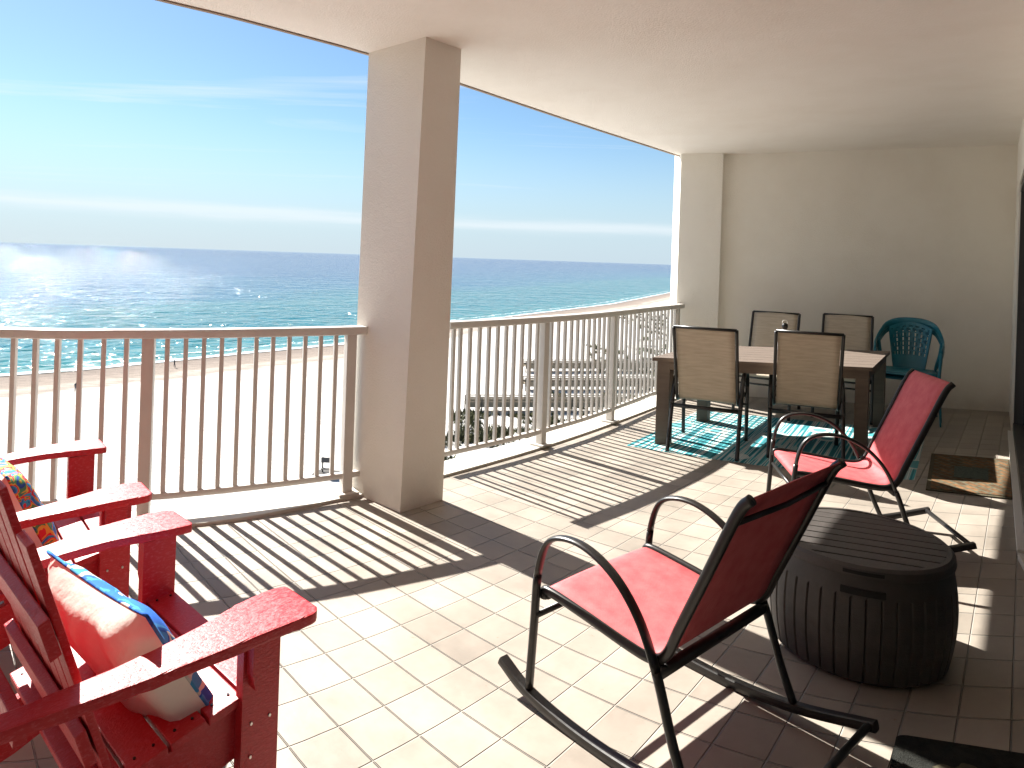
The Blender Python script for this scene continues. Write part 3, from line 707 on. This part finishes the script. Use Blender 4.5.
for i in range(4):
    p = inset(i, .085); e1 = (corner[(i + 1) % 4] - corner[i]).normalized() * .052; e2 = (corner[(i - 1) % 4] - corner[i]).normalized() * .052
    bm = bmesh.new(); prism(bm, [tuple(p - e1 - e2), tuple(p + e1 - e2), tuple(p + e1 + e2), tuple(p - e1 + e2)], .004, .7095); bevel_all(bm, .005)
    link('leg', bm, M['table'], tb)

# small cone with a dark top on the table, its kind unknown
it = thing('table_item', 'small grey cone-shaped item with a dark top standing on the dining table', 'tabletop_item', (2.60, 6.62, .742), scale=(.85, .85, .82))
bm = bmesh.new(); tube(bm, [Vector((0, 0, z)) for z in (0, .02, .10, .20, .27)], [.075, .078, .070, .045, .022], n=16, ref=(1, 0, 0)); link('body', bm, M['grey_cloth'], it, smooth=True)
bm = bmesh.new(); tube(bm, [Vector((0, 0, z)) for z in (.262, .29, .32, .335)], [.024, .034, .030, .012], n=14, ref=(1, 0, 0)); link('cap', bm, M['frame'], it, smooth=True)
bm = bmesh.new(); tube(bm, smooth_path([(-.03, 0, .325), (-.02, 0, .36), (.02, 0, .36), (.03, 0, .325)], 5), .004, n=6, ref=(0, 1, 0)); link('handle', bm, M['white_cloth'], it, smooth=True)

# ------------------------------------------------------------------ rug and mats
def sheet(name, quads, z, th, mat, uvs, parent=None, origin=(0, 0), sub=1):
    bm = bmesh.new(); uvl = bm.loops.layers.uv.new('UVMap')
    vs = [bm.verts.new((x - origin[0], y - origin[1], z + th)) for x, y in quads]
    f = bm.faces.new(vs)
    for l, uv in zip(f.loops, uvs): l[uvl].uv = uv
    r = bmesh.ops.extrude_face_region(bm, geom=[f])
    for v in r['geom']:
        if isinstance(v, bmesh.types.BMVert): v.co.z -= th
    return link(name, bm, mat, parent)
bm = bmesh.new(); uvl = bm.loops.layers.uv.new('UVMap')
A0, A1, B0, B1 = Vector((1.01, 5.87)), Vector((3.02, 5.16)), Vector((2.02, 7.38)), Vector((4.05, 6.75))
g = {}
for i in range(25):
    for j in range(17):
        u, v = i / 24, j / 16; p = A0.lerp(A1, u).lerp(B0.lerp(B1, u), v)
        bow = -.12 * math.sin(math.pi * u) * (1 - v)
        g[i, j] = (bm.verts.new((p.x, p.y + bow, .0035 + .0015 * math.sin(i * 2.1 + j))), (u * 2.1, v * 1.5))
fs = []
for i in range(24):
    for j in range(16):
        q = (g[i, j], g[i + 1, j], g[i + 1, j + 1], g[i, j + 1]); f = bm.faces.new([k[0] for k in q]); fs.append(f)
        for l, k in zip(f.loops, q): l[uvl].uv = k[1]
tag(link('rug', bm, M['rug']), 'teal and white striped outdoor rug with leaf pattern under the dining table', 'rug')
# brown doormat by the door
dm = thing('doormat', 'brown patterned doormat with a green centre panel near the sliding door', 'doormat', (3.55, 5.35, .004))
DO = (3.55, 5.35)
Q = [Vector(p) for p in ((2.965, 4.93), (3.50, 4.78), (4.20, 5.80), (3.60, 5.92))]
def inq(u, v): return tuple(Q[0].lerp(Q[1], u).lerp(Q[3].lerp(Q[2], u), v))
sheet('pile', [inq(.05, .03), inq(.95, .03), inq(.95, .97), inq(.05, .97)], 0, .010, M['doormat'], [(0, 0), (.6, 0), (.6, 1), (0, 1)], dm, DO)
sheet('border', [inq(0, 0), inq(1, 0), inq(1, 1), inq(0, 1)], 0, .006, M['doormat_edge'], [(0, 0), (1, 0), (1, 1), (0, 1)], dm, DO)
sheet('centre_panel', [inq(.30, .35), inq(.70, .35), inq(.70, .65), inq(.30, .65)], .006, .007, M['doormat_panel'], [(0, 0), (1, 0), (1, 1), (0, 1)], dm, DO)
# black mat in the near right corner
bk = thing('doormat', 'black rubber doormat with worn edges in the bottom right corner', 'doormat', (1.5, 2.0, .004))
poly = [Vector((1.322, 2.311)), Vector((1.99, 2.172)), Vector((1.74, 1.81)), Vector((1.07, 1.95))]
def inb(u, v): return poly[3].lerp(poly[2], u).lerp(poly[0].lerp(poly[1], u), v)
def rr(u0, v0, u1, v1, rad=.05):
    out = []
    for cu, cv, a0 in ((u1 - rad, v1 - rad, 0), (u0 + rad, v1 - rad, 90), (u0 + rad, v0 + rad, 180), (u1 - rad, v0 + rad, 270)):
        for k in range(5):
            a = R(a0 + 22.5 * k); p = inb(cu + rad * math.cos(a), cv + rad * math.sin(a)); out.append((p.x - 1.5, p.y - 2.0))
    return out
bm = bmesh.new(); prism(bm, rr(0, 0, 1, 1), 0, .007); link('base', bm, M['black_mat'], bk)
bm = bmesh.new(); prism(bm, rr(.05, .06, .95, .94, .04), .007, .0115); link('pile', bm, M['black_mat'], bk)
bm = bmesh.new()
for k in range(7):
    u = .22 + .1 * k; p = inb(u, .62 + .05 * math.sin(k * 2)); c = (p.x - 1.5, p.y - 2.0)
    prism(bm, [(c[0] + .035 * math.cos(a + k) * (1 + .5 * math.cos(3 * a)), c[1] + .022 * math.sin(a + k) * (1 + .4 * math.sin(2 * a))) for a in [2 * math.pi * q / 14 for q in range(14)]], .0115, .0122)
link('print', bm, M['black_mat_print'], bk)

# ------------------------------------------------------------------ round deck box
db = thing('deck_box', 'round dark brown resin storage box with slatted lid, beside the near rocking chair', 'storage box', (1.465, 2.885, 0), scale=(1.02, 1.02, 1.04))
def body_r(z):
    t = z / .40
    return .300 + .048 * math.sin(math.pi * min(1, .12 + t * .72)) + (-.012 if t < .04 else 0)
bm = bmesh.new(); NP = 42; per = 10; zs = [0, .008, .02, .05, .09, .13, .18, .23, .28, .315, .322, .345, .36, .385]
rings = []
for z in zs:
    ring = []
    for k in range(NP * per):
        a = 2 * math.pi * k / (NP * per); f = k % per
        g_ = .007 if (f == 0 and .015 < z < .318) else 0
        rr_ = body_r(z) - g_ - (.010 if z == 0 else 0)
        ring.append(bm.verts.new((rr_ * math.cos(a), rr_ * math.sin(a), z)))
    rings.append(ring)
n_ = NP * per
for a, b in zip(rings, rings[1:]):
    for k in range(n_): bm.faces.new((a[k], a[(k + 1) % n_], b[(k + 1) % n_], b[k]))
bm.faces.new(rings[0][::-1]); bm.faces.new(rings[-1])
link('body', bm, M['plastic_brown'], db)
bm = bmesh.new(); TAU = 2 * math.pi
prof = [(.290, .388), (.336, .388), (.338, .396), (.334, .418), (.322, .428), (.306, .428), (.302, .420), (.29, .42)]
rings = [[bm.verts.new((r_ * math.cos(TAU * k / 96), r_ * math.sin(TAU * k / 96), z)) for r_, z in prof] for k in range(96)]
for i in range(96):
    a, b = rings[i], rings[(i + 1) % 96]
    for k in range(len(prof)): bm.faces.new((a[k], b[k], b[(k + 1) % len(prof)], a[(k + 1) % len(prof)]))
lid = link('lid', bm, M['plastic_brown'], db, smooth=False)
bm = bmesh.new(); ns = 9; rad = .304; rot = Matrix.Rotation(R(-20), 3, 'Z')
for i in range(ns):
    y0 = -rad + 2 * rad * i / ns + .004; y1 = -rad + 2 * rad * (i + 1) / ns - .004
    y0c, y1c = max(y0, -rad * .998), min(y1, rad * .998)
    pts = []
    for k in range(9):
        y = y0c + (y1c - y0c) * k / 8; pts.append((math.sqrt(max(0, rad ** 2 - y ** 2)), y))
    pl = pts + [(-x, y) for x, y in reversed(pts)]
    pl = [tuple((rot @ Vector((x, y, 0))).xy) for x, y in pl]
    prism(bm, pl, .395, .424 + .004 * (1 - ((i - 4) / 4.5) ** 2))
link('slat', bm, M['plastic_brown'], lid)
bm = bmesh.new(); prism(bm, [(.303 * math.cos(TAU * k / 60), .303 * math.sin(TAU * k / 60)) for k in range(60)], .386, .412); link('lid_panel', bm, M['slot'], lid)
def arc_block(bm, r0, r1, a0, a1, z0, z1, n=10):
    pl = [(r1 * math.cos(R(a0 + (a1 - a0) * k / n)), r1 * math.sin(R(a0 + (a1 - a0) * k / n))) for k in range(n + 1)] + [(r0 * math.cos(R(a1 + (a0 - a1) * k / n)), r0 * math.sin(R(a1 + (a0 - a1) * k / n))) for k in range(n + 1)]
    prism(bm, pl, z0, z1)
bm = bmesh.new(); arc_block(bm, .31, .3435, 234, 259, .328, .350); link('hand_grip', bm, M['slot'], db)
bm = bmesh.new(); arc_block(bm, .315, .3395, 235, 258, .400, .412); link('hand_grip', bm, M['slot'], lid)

# ------------------------------------------------------------------ stacked teal plastic chairs
def plastic_chair(label, cat):
    t = thing('plastic_chair', label, cat, group='stacked blue plastic chairs')
    m = M['teal']
    # seat, gently dished
    bm = bmesh.new(); n = 10; g = {}
    for i in range(n + 1):
        for j in range(n + 1):
            u, v = i / n * 2 - 1, j / n
            wdt = .215 + .03 * v; y = -.20 + .43 * v; x = u * wdt
            z = .405 - .022 * (1 - u * u) * math.sin(math.pi * v) - (.035 if j == n else 0) + .012 * v
            g[i, j] = bm.verts.new((x, y if j < n else y + .006, z))
    fs = [bm.faces.new((g[i, j], g[i + 1, j], g[i + 1, j + 1], g[i, j + 1])) for i in range(n) for j in range(n)]
    bm.normal_update(); bmesh.ops.solidify(bm, geom=fs, thickness=.006)
    link('seat', bm, m, t, smooth=True)
    # lattice back, a curved panel with holes
    def back_pt(u, v):
        top = .83 - .05 * u * u
        z = .40 + (top - .40) * v
        hw = .135 + .055 * v
        return Vector((u * hw, -.20 - .13 * v + .055 * u * u * (.4 + v), z))
    bm = bmesh.new(); nu, nv = 33, 40; g = {}
    for i in range(nu + 1):
        for j in range(nv + 1): g[i, j] = bm.verts.new(back_pt(i / nu * 2 - 1, j / nv))
    fs = []
    for i in range(nu):
        for j in range(nv):
            hole = False
            if 2 <= i < nu - 1 and 12 <= j < nv - 3:
                row = (j - 12) // 4; cj = (j - 12) % 4; ci = (i + (3 if row % 2 else 0)) % 5
                hole = cj in (0, 1, 2) and ci in (0, 1, 2)
            if not hole: fs.append(bm.faces.new((g[i, j], g[i + 1, j], g[i + 1, j + 1], g[i, j + 1])))
    bm.normal_update(); bmesh.ops.solidify(bm, geom=fs, thickness=.007)
    bmesh.ops.delete(bm, geom=[v for v in bm.verts if not v.link_faces], context='VERTS')
    link('backrest', bm, m, t, smooth=False)
    # rim that runs arm - over the back - arm
    pts = [(.275, .20, .60), (.285, .10, .635), (.285, -.04, .655), (.270, -.16, .70), (.215, -.275, .79), (.12, -.325, .835), (0, -.335, .845)]
    full = smooth_path(pts + [(-x, y, z) for x, y, z in reversed(pts[:-1])], 6)
    bm = bmesh.new(); tube(bm, full, .030, n=12, ref=(0, 0, 1), flat=.35, sq=False)
    link('rim', bm, m, t, smooth=True)
    for s in (-1, 1):
        bm = bmesh.new()     # front leg up to the arm
        a = smooth_path([(s * .285, .265, 0), (s * .272, .24, .20), (s * .262, .215, .40), (s * .272, .20, .60)], 5)
        tube(bm, a, [.019 + .016 * i / (len(a) - 1) for i in range(len(a))], n=10, ref=(0, 1, 0), flat=.45); link('leg', bm, m, t, smooth=True)
        bm = bmesh.new()
        a = smooth_path([(s * .25, -.30, 0), (s * .235, -.25, .20), (s * .222, -.20, .40), (s * .255, -.16, .55), (s * .272, -.13, .67)], 5)
        tube(bm, a, [.018 + .020 * i / (len(a) - 1) for i in range(len(a))], n=10, ref=(0, 1, 0), flat=.45); link('leg', bm, m, t, smooth=True)
        bm = bmesh.new()     # apron under the seat edge
        beam(bm, (s * .235, -.18, .375), (s * .255, .21, .375), .008, .075); link('seat_rim', bm, m, t)
    return t
pc = plastic_chair('blue plastic lattice-back armchair at the bottom of the stack by the wall', 'plastic chair')
pc.location = (4.20, 7.36, 0); pc.rotation_euler = (0, 0, R(148)); pc.scale = (1.08, 1.0, 1.13)
pc2 = copy_tree(pc); pc2['label'] = 'blue plastic lattice-back armchair on top of the stack by the wall'
pc2.location = (4.175, 7.315, .055)

# ------------------------------------------------------------------ adirondack chairs
def adirondack(label):
    t = thing('adirondack_chair', label, 'adirondack chair', group='red adirondack chairs')
    m = M['red']
    # seat boards follow a curve dropping towards the back
    def seat_z(y): return .36 - .28 * max(0, .27 - y) ** 1.15 * .75
    for i in range(5):
        y1 = .325 - i * .108; y0 = y1 - .100
        bm = bmesh.new(); beam(bm, (0, y0, seat_z(y0)), (0, y1, seat_z(y1)), .60, .022, bev=.004); o = link('seat_board', bm, m, t)
        for s in (-1, 1):
            for yy in (y0 + .025, y1 - .025):
                bm = bmesh.new(); bmesh.ops.create_cone(bm, cap_ends=True, segments=10, radius1=.004, radius2=.004, depth=.003, matrix=Matrix.Translation((s * .268, yy, seat_z(yy) + .012))); link('screw', bm, M['frame'], o)
    # front apron under the first board
    bm = bmesh.new(); beam(bm, (-.27, .325, .29), (.27, .325, .29), .024, .11, bev=.004); link('apron', bm, m, t)
    # back boards, a fan with a rounded top
    nb = 7; back0 = Vector((0, -.105, .215)); lean = Vector((0, -.36, .93)).normalized()
    for i in range(nb):
        u = (i - (nb - 1) / 2); x0 = u * .080; x1 = u * .092; L = .86 - .012 * u * u * 1.6
        side = Vector((x1 - x0, 0, 0))
        bm = bmesh.new()
        a = back0 + Vector((x0, 0, 0)); b = a + lean * L + side
        beam(bm, a, b, .074, .020, up=Vector((0, .93, .36)), bev=.005); link('back_board', bm, m, t)
    for h_, w_ in ((.20, .58), (.50, .68)):
        c = back0 + lean * h_ + Vector((0, -.028, -.012))
        bm = bmesh.new(); box(bm, c, (w_, .028, .085), Matrix.Rotation(math.atan2(.36, .93), 3, 'X'), .004); link('back_rail', bm, m, t)
    for s in (-1, 1):
        # side stringer: from the front leg down to the ground behind, it is the rear leg too
        pts = [(.33, .345), (.33, .235), (.05, .175), (-.20, .085), (-.56, 0), (-.70, 0), (-.68, .075), (-.40, .165), (-.20, .225), (.0, .295), (.15, .335)]
        bm = bmesh.new(); x = s * .272
        extrude_poly(bm, [(x - .0125, y, z) for y, z in pts], (.025, 0, 0)); bevel_all(bm, .003)
        link('rear_leg', bm, m, t)
        bm = bmesh.new(); xl = s * .302
        extrude_poly(bm, [(xl - .0155, .325, 0), (xl - .0155, .325, .545), (xl - .0155, .205, .545), (xl - .0155, .205, 0)], (.031, 0, 0)); bevel_all(bm, .004)
        fl = link('front_leg', bm, m, t)
        for yy, zz in ((.235, .30), (.295, .30), (.235, .22)):
            bm = bmesh.new(); bmesh.ops.create_cone(bm, cap_ends=True, segments=12, radius1=.005, radius2=.004, depth=.004, matrix=Matrix.Translation((xl + s * .0165, yy, zz)) @ Matrix.Rotation(R(90), 4, 'Y')); link('bolt', bm, M['screw'], fl)
        bm = bmesh.new(); xb = s * .333
        extrude_poly(bm, [(xb - .015, .30, .545), (xb - .015, .30, .42), (xb - .015, .275, .395), (xb - .015, .225, .395), (xb - .015, .215, .43), (xb - .015, .215, .545)], (.030, 0, 0)); bevel_all(bm, .004)
        link('arm_bracket', bm, m, t)
        # arm, narrow behind and flared with rounded corners in front
        out = [(-.43, .375), (-.30, .385), (-.10, .405), (.10, .425), (.30, .430), (.355, .425), (.378, .405)]
        inn = [(.378, .275), (.365, .262), (.30, .262), (.20, .275), (.08, .300), (-.10, .315), (-.30, .318), (-.43, .318)]
        o_ = smooth_path([(x, y, 0) for y, x in out], 4); n_2 = smooth_path([(x, y, 0) for y, x in inn], 4)
        pl = [(s * p.x, p.y) for p in o_ + n_2]
        bm = bmesh.new(); prism(bm, pl, 0, .026)
        bmesh.ops.bisect_plane(bm, geom=list(bm.verts) + list(bm.edges) + list(bm.faces), plane_co=(0, 0, 0), plane_no=(0, 1, 0))
        for yy in (-.4, -.3, -.2, -.1, .1, .2, .3): bmesh.ops.bisect_plane(bm, geom=list(bm.verts) + list(bm.edges) + list(bm.faces), plane_co=(0, yy, 0), plane_no=(0, 1, 0))
        bevel_all(bm, .006, 2, 60)
        for v in bm.verts: v.co.z += .546 + .018 * math.sin((v.co.y + .1) * 4.2) * (1 if v.co.y > -.1 else .5) - .012
        link('armrest', bm, m, t)
        # arm support at the rear
    bm = bmesh.new(); beam(bm, (-.36, -.375, .525), (.36, -.375, .525), .03, .05, bev=.004); link('arm_rail', bm, m, t)
    bm = bmesh.new(); beam(bm, (-.26, -.02, .20), (.26, -.02, .20), .022, .07, bev=.003); link('stretcher', bm, m, t)
    return t
ad = adirondack('red adirondack chair in the near left corner with a cream and blue pillow')
ad.location = (-1.03, 1.90, 0); ad.rotation_euler = (0, 0, R(-43)); ad.scale = (1.14, .84, 1.07)
ad2 = copy_tree(ad); ad2['label'] = 'red adirondack chair standing closer to the railing, with a floral pillow'
ad2.location = (-1.86, 2.76, 0); ad2.rotation_euler = (0, 0, R(-49)); ad2.scale = (1.14, .84, 1.07)

# throw pillows
def pillow(label, front, loc, rot, sz, th_f, th_b):
    t = thing('throw_pillow', label, 'pillow', loc, group='throw pillows on the red chairs'); t.rotation_euler = rot
    for nm, sgn, mat in (('pillow_front', 1, front), ('pillow_back', -1, M['cushion_back'])):
        bm = bmesh.new(); n = 22; g = {}
        rnd = random.Random(3)
        for i in range(n + 1):
            for j in range(n + 1):
                u, v = i / n * 2 - 1, j / n * 2 - 1
                pin = 1 - .10 * (1 - u * u) * abs(v) ** 3 - .0
                pin2 = 1 - .10 * (1 - v * v) * abs(u) ** 3
                d = max(0, (1 - u ** 4)) ** .55 * max(0, (1 - v ** 4)) ** .55
                wr = .006 * math.sin(7 * u + 5 * v * v) * d + .010 * math.sin(3 * v + 9 * abs(u)) * d * abs(u)
                y = sgn * ((th_f if sgn > 0 else th_b) * d + .002 + wr)
                g[i, j] = bm.verts.new((u * sz * pin2, y, v * sz * pin))
        for i in range(n):
            for j in range(n): bm.faces.new((g[i, j], g[i + 1, j], g[i + 1, j + 1], g[i, j + 1]))
        link(nm, bm, mat, t, smooth=True)
    bm = bmesh.new()
    rim = []
    for k in range(80):
        q = k / 20; s_ = int(q); f = q - s_
        u, v = ((-1 + 2 * f, -1), (1, -1 + 2 * f), (1 - 2 * f, 1), (-1, 1 - 2 * f))[s_]
        pin = 1 - .10 * (1 - u * u) * abs(v) ** 3; pin2 = 1 - .10 * (1 - v * v) * abs(u) ** 3
        rim.append(Vector((u * sz * pin2, .001, v * sz * pin)))
    rim.append(rim[0]); tube(bm, rim, .0045, n=6, ref=(0, 1, 0), caps=False); link('piping', bm, front, t, smooth=True)
    return t
def on_chair(ch, x, y, z):
    return ch.matrix_basis @ Vector((x, y, z))
def chair_m(ch):
    return Matrix.Translation(ch.location) @ Matrix.Rotation(ch.rotation_euler.z, 4, 'Z')
p = chair_m(ad) @ Vector((.05, .045, .44))
pillow('cream throw pillow with blue print front, on the near red adirondack chair', M['cushion_blue'], p, (R(30), R(0), R(-36)), .275, .035, .10)
p = chair_m(ad2) @ Vector((.0, -.03, .47))
pillow('colourful floral throw pillow on the farther red adirondack chair', M['cushion_multi'], p, (R(24), R(0), R(-44)), .25, .06, .09)

# ------------------------------------------------------------------ beach, sea and what stands on the sand, 22.5 m below
GZ = -22.5
SH = [(-3000, -900), (-400, 20), (-150, 95), (-113.8, 112.6), (-90.5, 124.8), (-81.4, 133.4), (-72.3, 145.6), (-58.9, 164.4), (-43.6, 183.8), (-20.8, 251.3), (23.7, 333.9), (60.4, 404.6), (142.8, 609.5), (355, 1088), (1085, 2463), (4000, 7500), (16000, 26000)]
OFF = Vector((-.62, .785))
def shore_strip(rows, sgn, z, name, mat):
    bm = bmesh.new(); uvl = bm.loops.layers.uv.new('UVMap'); g = {}
    pts = [SH[0]]
    for a, b in zip(SH, SH[1:]):
        L = (Vector(b) - Vector(a)).length; n = max(1, min(8, int(L / 12)))
        for k in range(1, n + 1): pts.append(tuple(Vector(a).lerp(Vector(b), k / n)))
    for i, p in enumerate(pts):
        for j, d in enumerate(rows):
            q = Vector(p) + OFF * sgn * d; g[i, j] = (bm.verts.new((q.x, q.y, z)), d)
    for i in range(len(pts) - 1):
        for j in range(len(rows) - 1):
            q = (g[i, j], g[i + 1, j], g[i + 1, j + 1], g[i, j + 1]); f = bm.faces.new([k[0] for k in q])
            for l, k in zip(f.loops, q): l[uvl].uv = (0, k[1])
    o = link(name, bm, mat); tag(o, kind='structure'); return o
shore_strip([0, 3, 6, 10, 16, 25, 40, 70, 120, 200, 400, 800, 1600, 4000, 10000, 25000, 60000], 1, GZ + .12, 'sea', M['sea'])
shore_strip([-40, 0, 3, 6, 10, 16, 25, 40, 70, 120, 200, 400, 800, 1600, 4000, 10000, 30000], -1, GZ, 'beach', M['sand'])

def skin_person(label, x, y, yaw, mat_top, bend=0):
    pts = [(0, 0, .95), (0, 0, 1.15), (0, 0, 1.40), (0, 0, 1.52), (0, .01, 1.66), (.10, 0, .90), (.12, .10, .48), (.12, .02, .05), (.12, .14, .03), (-.10, 0, .90), (-.12, -.10, .48), (-.13, -.22, .06), (-.13, -.10, .03), (.19, 0, 1.40), (.24, -.05, 1.12), (.24, .10, .92), (-.19, 0, 1.40), (-.24, .05, 1.12), (-.24, .16, .92)]
    ed = [(0, 1), (1, 2), (2, 3), (3, 4), (0, 5), (5, 6), (6, 7), (7, 8), (0, 9), (9, 10), (10, 11), (11, 12), (2, 13), (13, 14), (14, 15), (2, 16), (16, 17), (17, 18)]
    rad = [.15, .14, .15, .06, .10, .10, .065, .045, .04, .10, .065, .045, .04, .07, .045, .035, .07, .045, .035]
    me = bpy.data.meshes.new('person'); me.from_pydata(pts, ed, []); me.update()
    o = bpy.data.objects.new('person', me); COL.objects.link(o)
    md = o.modifiers.new('skin', 'SKIN'); o.modifiers.new('sub', 'SUBSURF').levels = 1
    for v, r_ in zip(me.skin_vertices[0].data, rad): v.radius = (r_, r_)
    me.skin_vertices[0].data[0].use_root = True
    me.materials.append(mat_top)
    o.location = (x, y, GZ + .05); o.rotation_euler = (0, 0, yaw)
    return tag(o, label, 'person')
skin_person('person in dark clothes walking along the wet sand by the water', -67.0, 140.5, 2.0, M['navy'])
skin_person('dark figure on the sand seen between railing bars at far left', -69.9, 113.4, .5, M['navy'])

# wooden beach stand seen through the left railing
ls = thing('beach_stand', 'dark wooden beach stand with a board on the white sand, seen through the railing', 'beach stand', (-19.2, 75.2, GZ))
bm = bmesh.new()
for k in range(6): box(bm, (0, -.75 + .3 * k, .42), (2.6, .26, .06), None, .01)
link('platform', bm, M['dark_deck'], ls)
for sx in (-1.1, 1.1):
    for sy in (-.6, .6):
        bm = bmesh.new(); box(bm, (sx, sy, .19), (.12, .12, .40), None, .01); link('leg', bm, M['dark_deck'], ls)
for sx in (-.45, .35):
    bm = bmesh.new(); box(bm, (sx, .2, 1.25), (.12, .12, 1.6), None, .01); link('post', bm, M['dark_deck'], ls)
bm = bmesh.new(); box(bm, (-.05, .12, 1.75), (1.1, .05, .55), None, .01); link('board', bm, M['sign_white'], ls)
bm = bmesh.new(); box(bm, (-.05, .0, .85), (1.0, .5, .08), None, .01); link('bench_seat', bm, M['dark_deck'], ls)

# boardwalks / dune fences
def boardwalk(a, b, label, wid=2.2, hgt=1.3, rails=True):
    a = Vector(a); b = Vector(b); d = (b - a); L = d.length; ang = math.atan2(d.y, d.x)
    t = thing('boardwalk', label, 'boardwalk', (a.x, a.y, GZ), ang, group='wooden boardwalks over the dunes')
    bm = bmesh.new(); n = int(L / .5)
    for k in range(n): box(bm, (.25 + k * .5, 0, hgt), (.44, wid, .07))
    link('deck', bm, M['deck'], t)
    bm = bmesh.new()
    for k in range(int(L / 2.4) + 1):
        for s in (-1, 1): box(bm, (k * 2.4, s * wid / 2, (hgt + 1.0) / 2), (.14, .14, hgt + 1.0))
    link('post', bm, M['dark_deck'], t)
    bm = bmesh.new()
    for s in (-1, 1):
        for z in (.35, .68, 1.0): box(bm, (L / 2, s * wid / 2, hgt + z), (L, .06, .14))
        box(bm, (L / 2, s * wid / 2, hgt - .05), (L, .08, .75))
    link('handrail', bm, M['deck'], t)
boardwalk((-6.5, 109.5), (19, 113.5), 'nearest weathered wooden boardwalk, edging the dune scrub', 2.4)
boardwalk((3.0, 128.9), (30, 133.5), 'middle weathered wooden boardwalk over the dunes', 2.6)
boardwalk((3.4, 150), (36, 157), 'farthest weathered wooden boardwalk over the dunes', 3.0)

# dune scrub: uncountable clumps of narrow blades, one mass
rnd = random.Random(11)
bm = bmesh.new()
def scrub_patch(x0, x1, y0, y1, n, s0, s1, dens=None):
    for _ in range(n):
        x = rnd.uniform(x0, x1); y = rnd.uniform(y0, y1)
        if dens and math.sin(x * .55 + y * .23) + math.sin(y * .41 - x * .2) + rnd.uniform(-.9, .9) < dens: continue
        s = rnd.uniform(s0, s1)
        for _k in range(9):
            a = rnd.uniform(0, TAU); l = s * rnd.uniform(.5, 1.1); h = s * rnd.uniform(.35, .95)
            cx, cy = x + rnd.uniform(-s, s) * .5, y + rnd.uniform(-s, s) * .5
            w_ = s * .16
            v = [bm.verts.new((cx - w_ * math.sin(a), cy + w_ * math.cos(a), GZ)), bm.verts.new((cx + w_ * math.sin(a), cy - w_ * math.cos(a), GZ)), bm.verts.new((cx + l * .6 * math.cos(a), cy + l * .6 * math.sin(a), GZ + h))]
            bm.faces.new(v)
scrub_patch(-8, 24, 70, 108, 2600, .6, 1.2, -.05)
scrub_patch(6, 30, 86, 109, 1700, .6, 1.2, -.7)
scrub_patch(8, 40, 114, 128, 500, .5, 1.1, .2)
scrub_patch(20, 60, 128, 200, 900, .7, 1.5, .4)
scrub_patch(46, 95, 215, 330, 900, .8, 1.6, .35)
tag(link('dune_grass', bm, M['scrub']), 'olive brown scrub and dune grass patches on the white sand', 'dune grass', kind='stuff')

# palms and beach houses farther along the shore
def palm(x, y, h, label):
    t = thing('palm_tree', label, 'palm tree', (x, y, GZ), rnd.uniform(0, 6), group='palm trees along the beach road')
    bm = bmesh.new(); tube(bm, [Vector((.12 * math.sin(z), 0, z)) for z in (0, h * .3, h * .6, h)], [.22, .17, .15, .13], n=7, ref=(1, 0, 0)); link('trunk', bm, M['trunk'], t, smooth=True)
    bm = bmesh.new()
    for k in range(16):
        a = TAU * k / 16 + rnd.uniform(-.2, .2); l = rnd.uniform(1.5, 2.2); up = rnd.uniform(-.2, .8)
        prev = None
        for q in range(6):
            f = q / 5; r_ = l * f; z = h + up * f * 1.4 - 1.7 * f * f
            w_ = .30 * math.sin(math.pi * (.12 + .86 * f)); c, s = math.cos(a), math.sin(a)
            cur = [bm.verts.new((c * r_ - s * w_, s * r_ + c * w_, z - .12)), bm.verts.new((c * r_, s * r_, z)), bm.verts.new((c * r_ + s * w_, s * r_ - c * w_, z - .12))]
            if prev:
                bm.faces.new((prev[0], prev[1], cur[1], cur[0])); bm.faces.new((prev[1], prev[2], cur[2], cur[1]))
            prev = cur
    link('crown', bm, M['palm'], t)
house_spots = [(58, 232, 9, 7, 'house_a'), (72, 268, 10, 7, 'house_a'), (52, 196, 8, 6, 'house_b')]
labs = ['low pale beach house seen through the right railing, nearer one', 'low pale beach house farther up the shore', 'low blue beach house behind the boardwalks']
for (x, y, w_, d_, mk), lab in zip(house_spots, labs):
    t = thing('beach_house', lab, 'house', (x, y, GZ), R(-20), group='beach houses along the shore')
    h_ = 2.6
    bm = bmesh.new(); box(bm, (0, 0, h_ / 2), (w_, d_, h_)); link('wall', bm, M[mk], t)
    bm = bmesh.new()
    pl = [(-w_ / 2 - .5, -d_ / 2 - .5, h_), (w_ / 2 + .5, -d_ / 2 - .5, h_), (w_ / 2 + .5, d_ / 2 + .5, h_), (-w_ / 2 - .5, d_ / 2 + .5, h_)]
    v = [bm.verts.new(q) for q in pl]; r0 = bm.verts.new((-w_ / 4, 0, h_ + .9)); r1 = bm.verts.new((w_ / 4, 0, h_ + .9))
    bm.faces.new(v[::-1]); bm.faces.new((v[0], v[1], r1, r0)); bm.faces.new((v[2], v[3], r0, r1)); bm.faces.new((v[1], v[2], r1)); bm.faces.new((v[3], v[0], r0))
    link('roof', bm, M['house_roof'], t)
    for k in range(3):
        bm = bmesh.new(); box(bm, (-w_ / 2 + w_ * (k + .5) / 3, -d_ / 2 - .03, 1.9), (1.5, .12, 1.5)); link('window', bm, M['window'], t)
    for k in range(2):
        bm = bmesh.new(); box(bm, (-w_ / 2 - .03, -d_ / 2 + d_ * (k + .5) / 2, 1.9), (.12, 1.4, 1.4)); link('window', bm, M['window'], t)
ps = [(34, 178), (42, 186), (40, 205), (50, 214), (64, 222), (66, 250), (60, 204)]
for k, (x, y) in enumerate(ps):
    palm(x, y, rnd.uniform(2.2, 3.4), 'small palm among the beach houses, seen through the right railing')
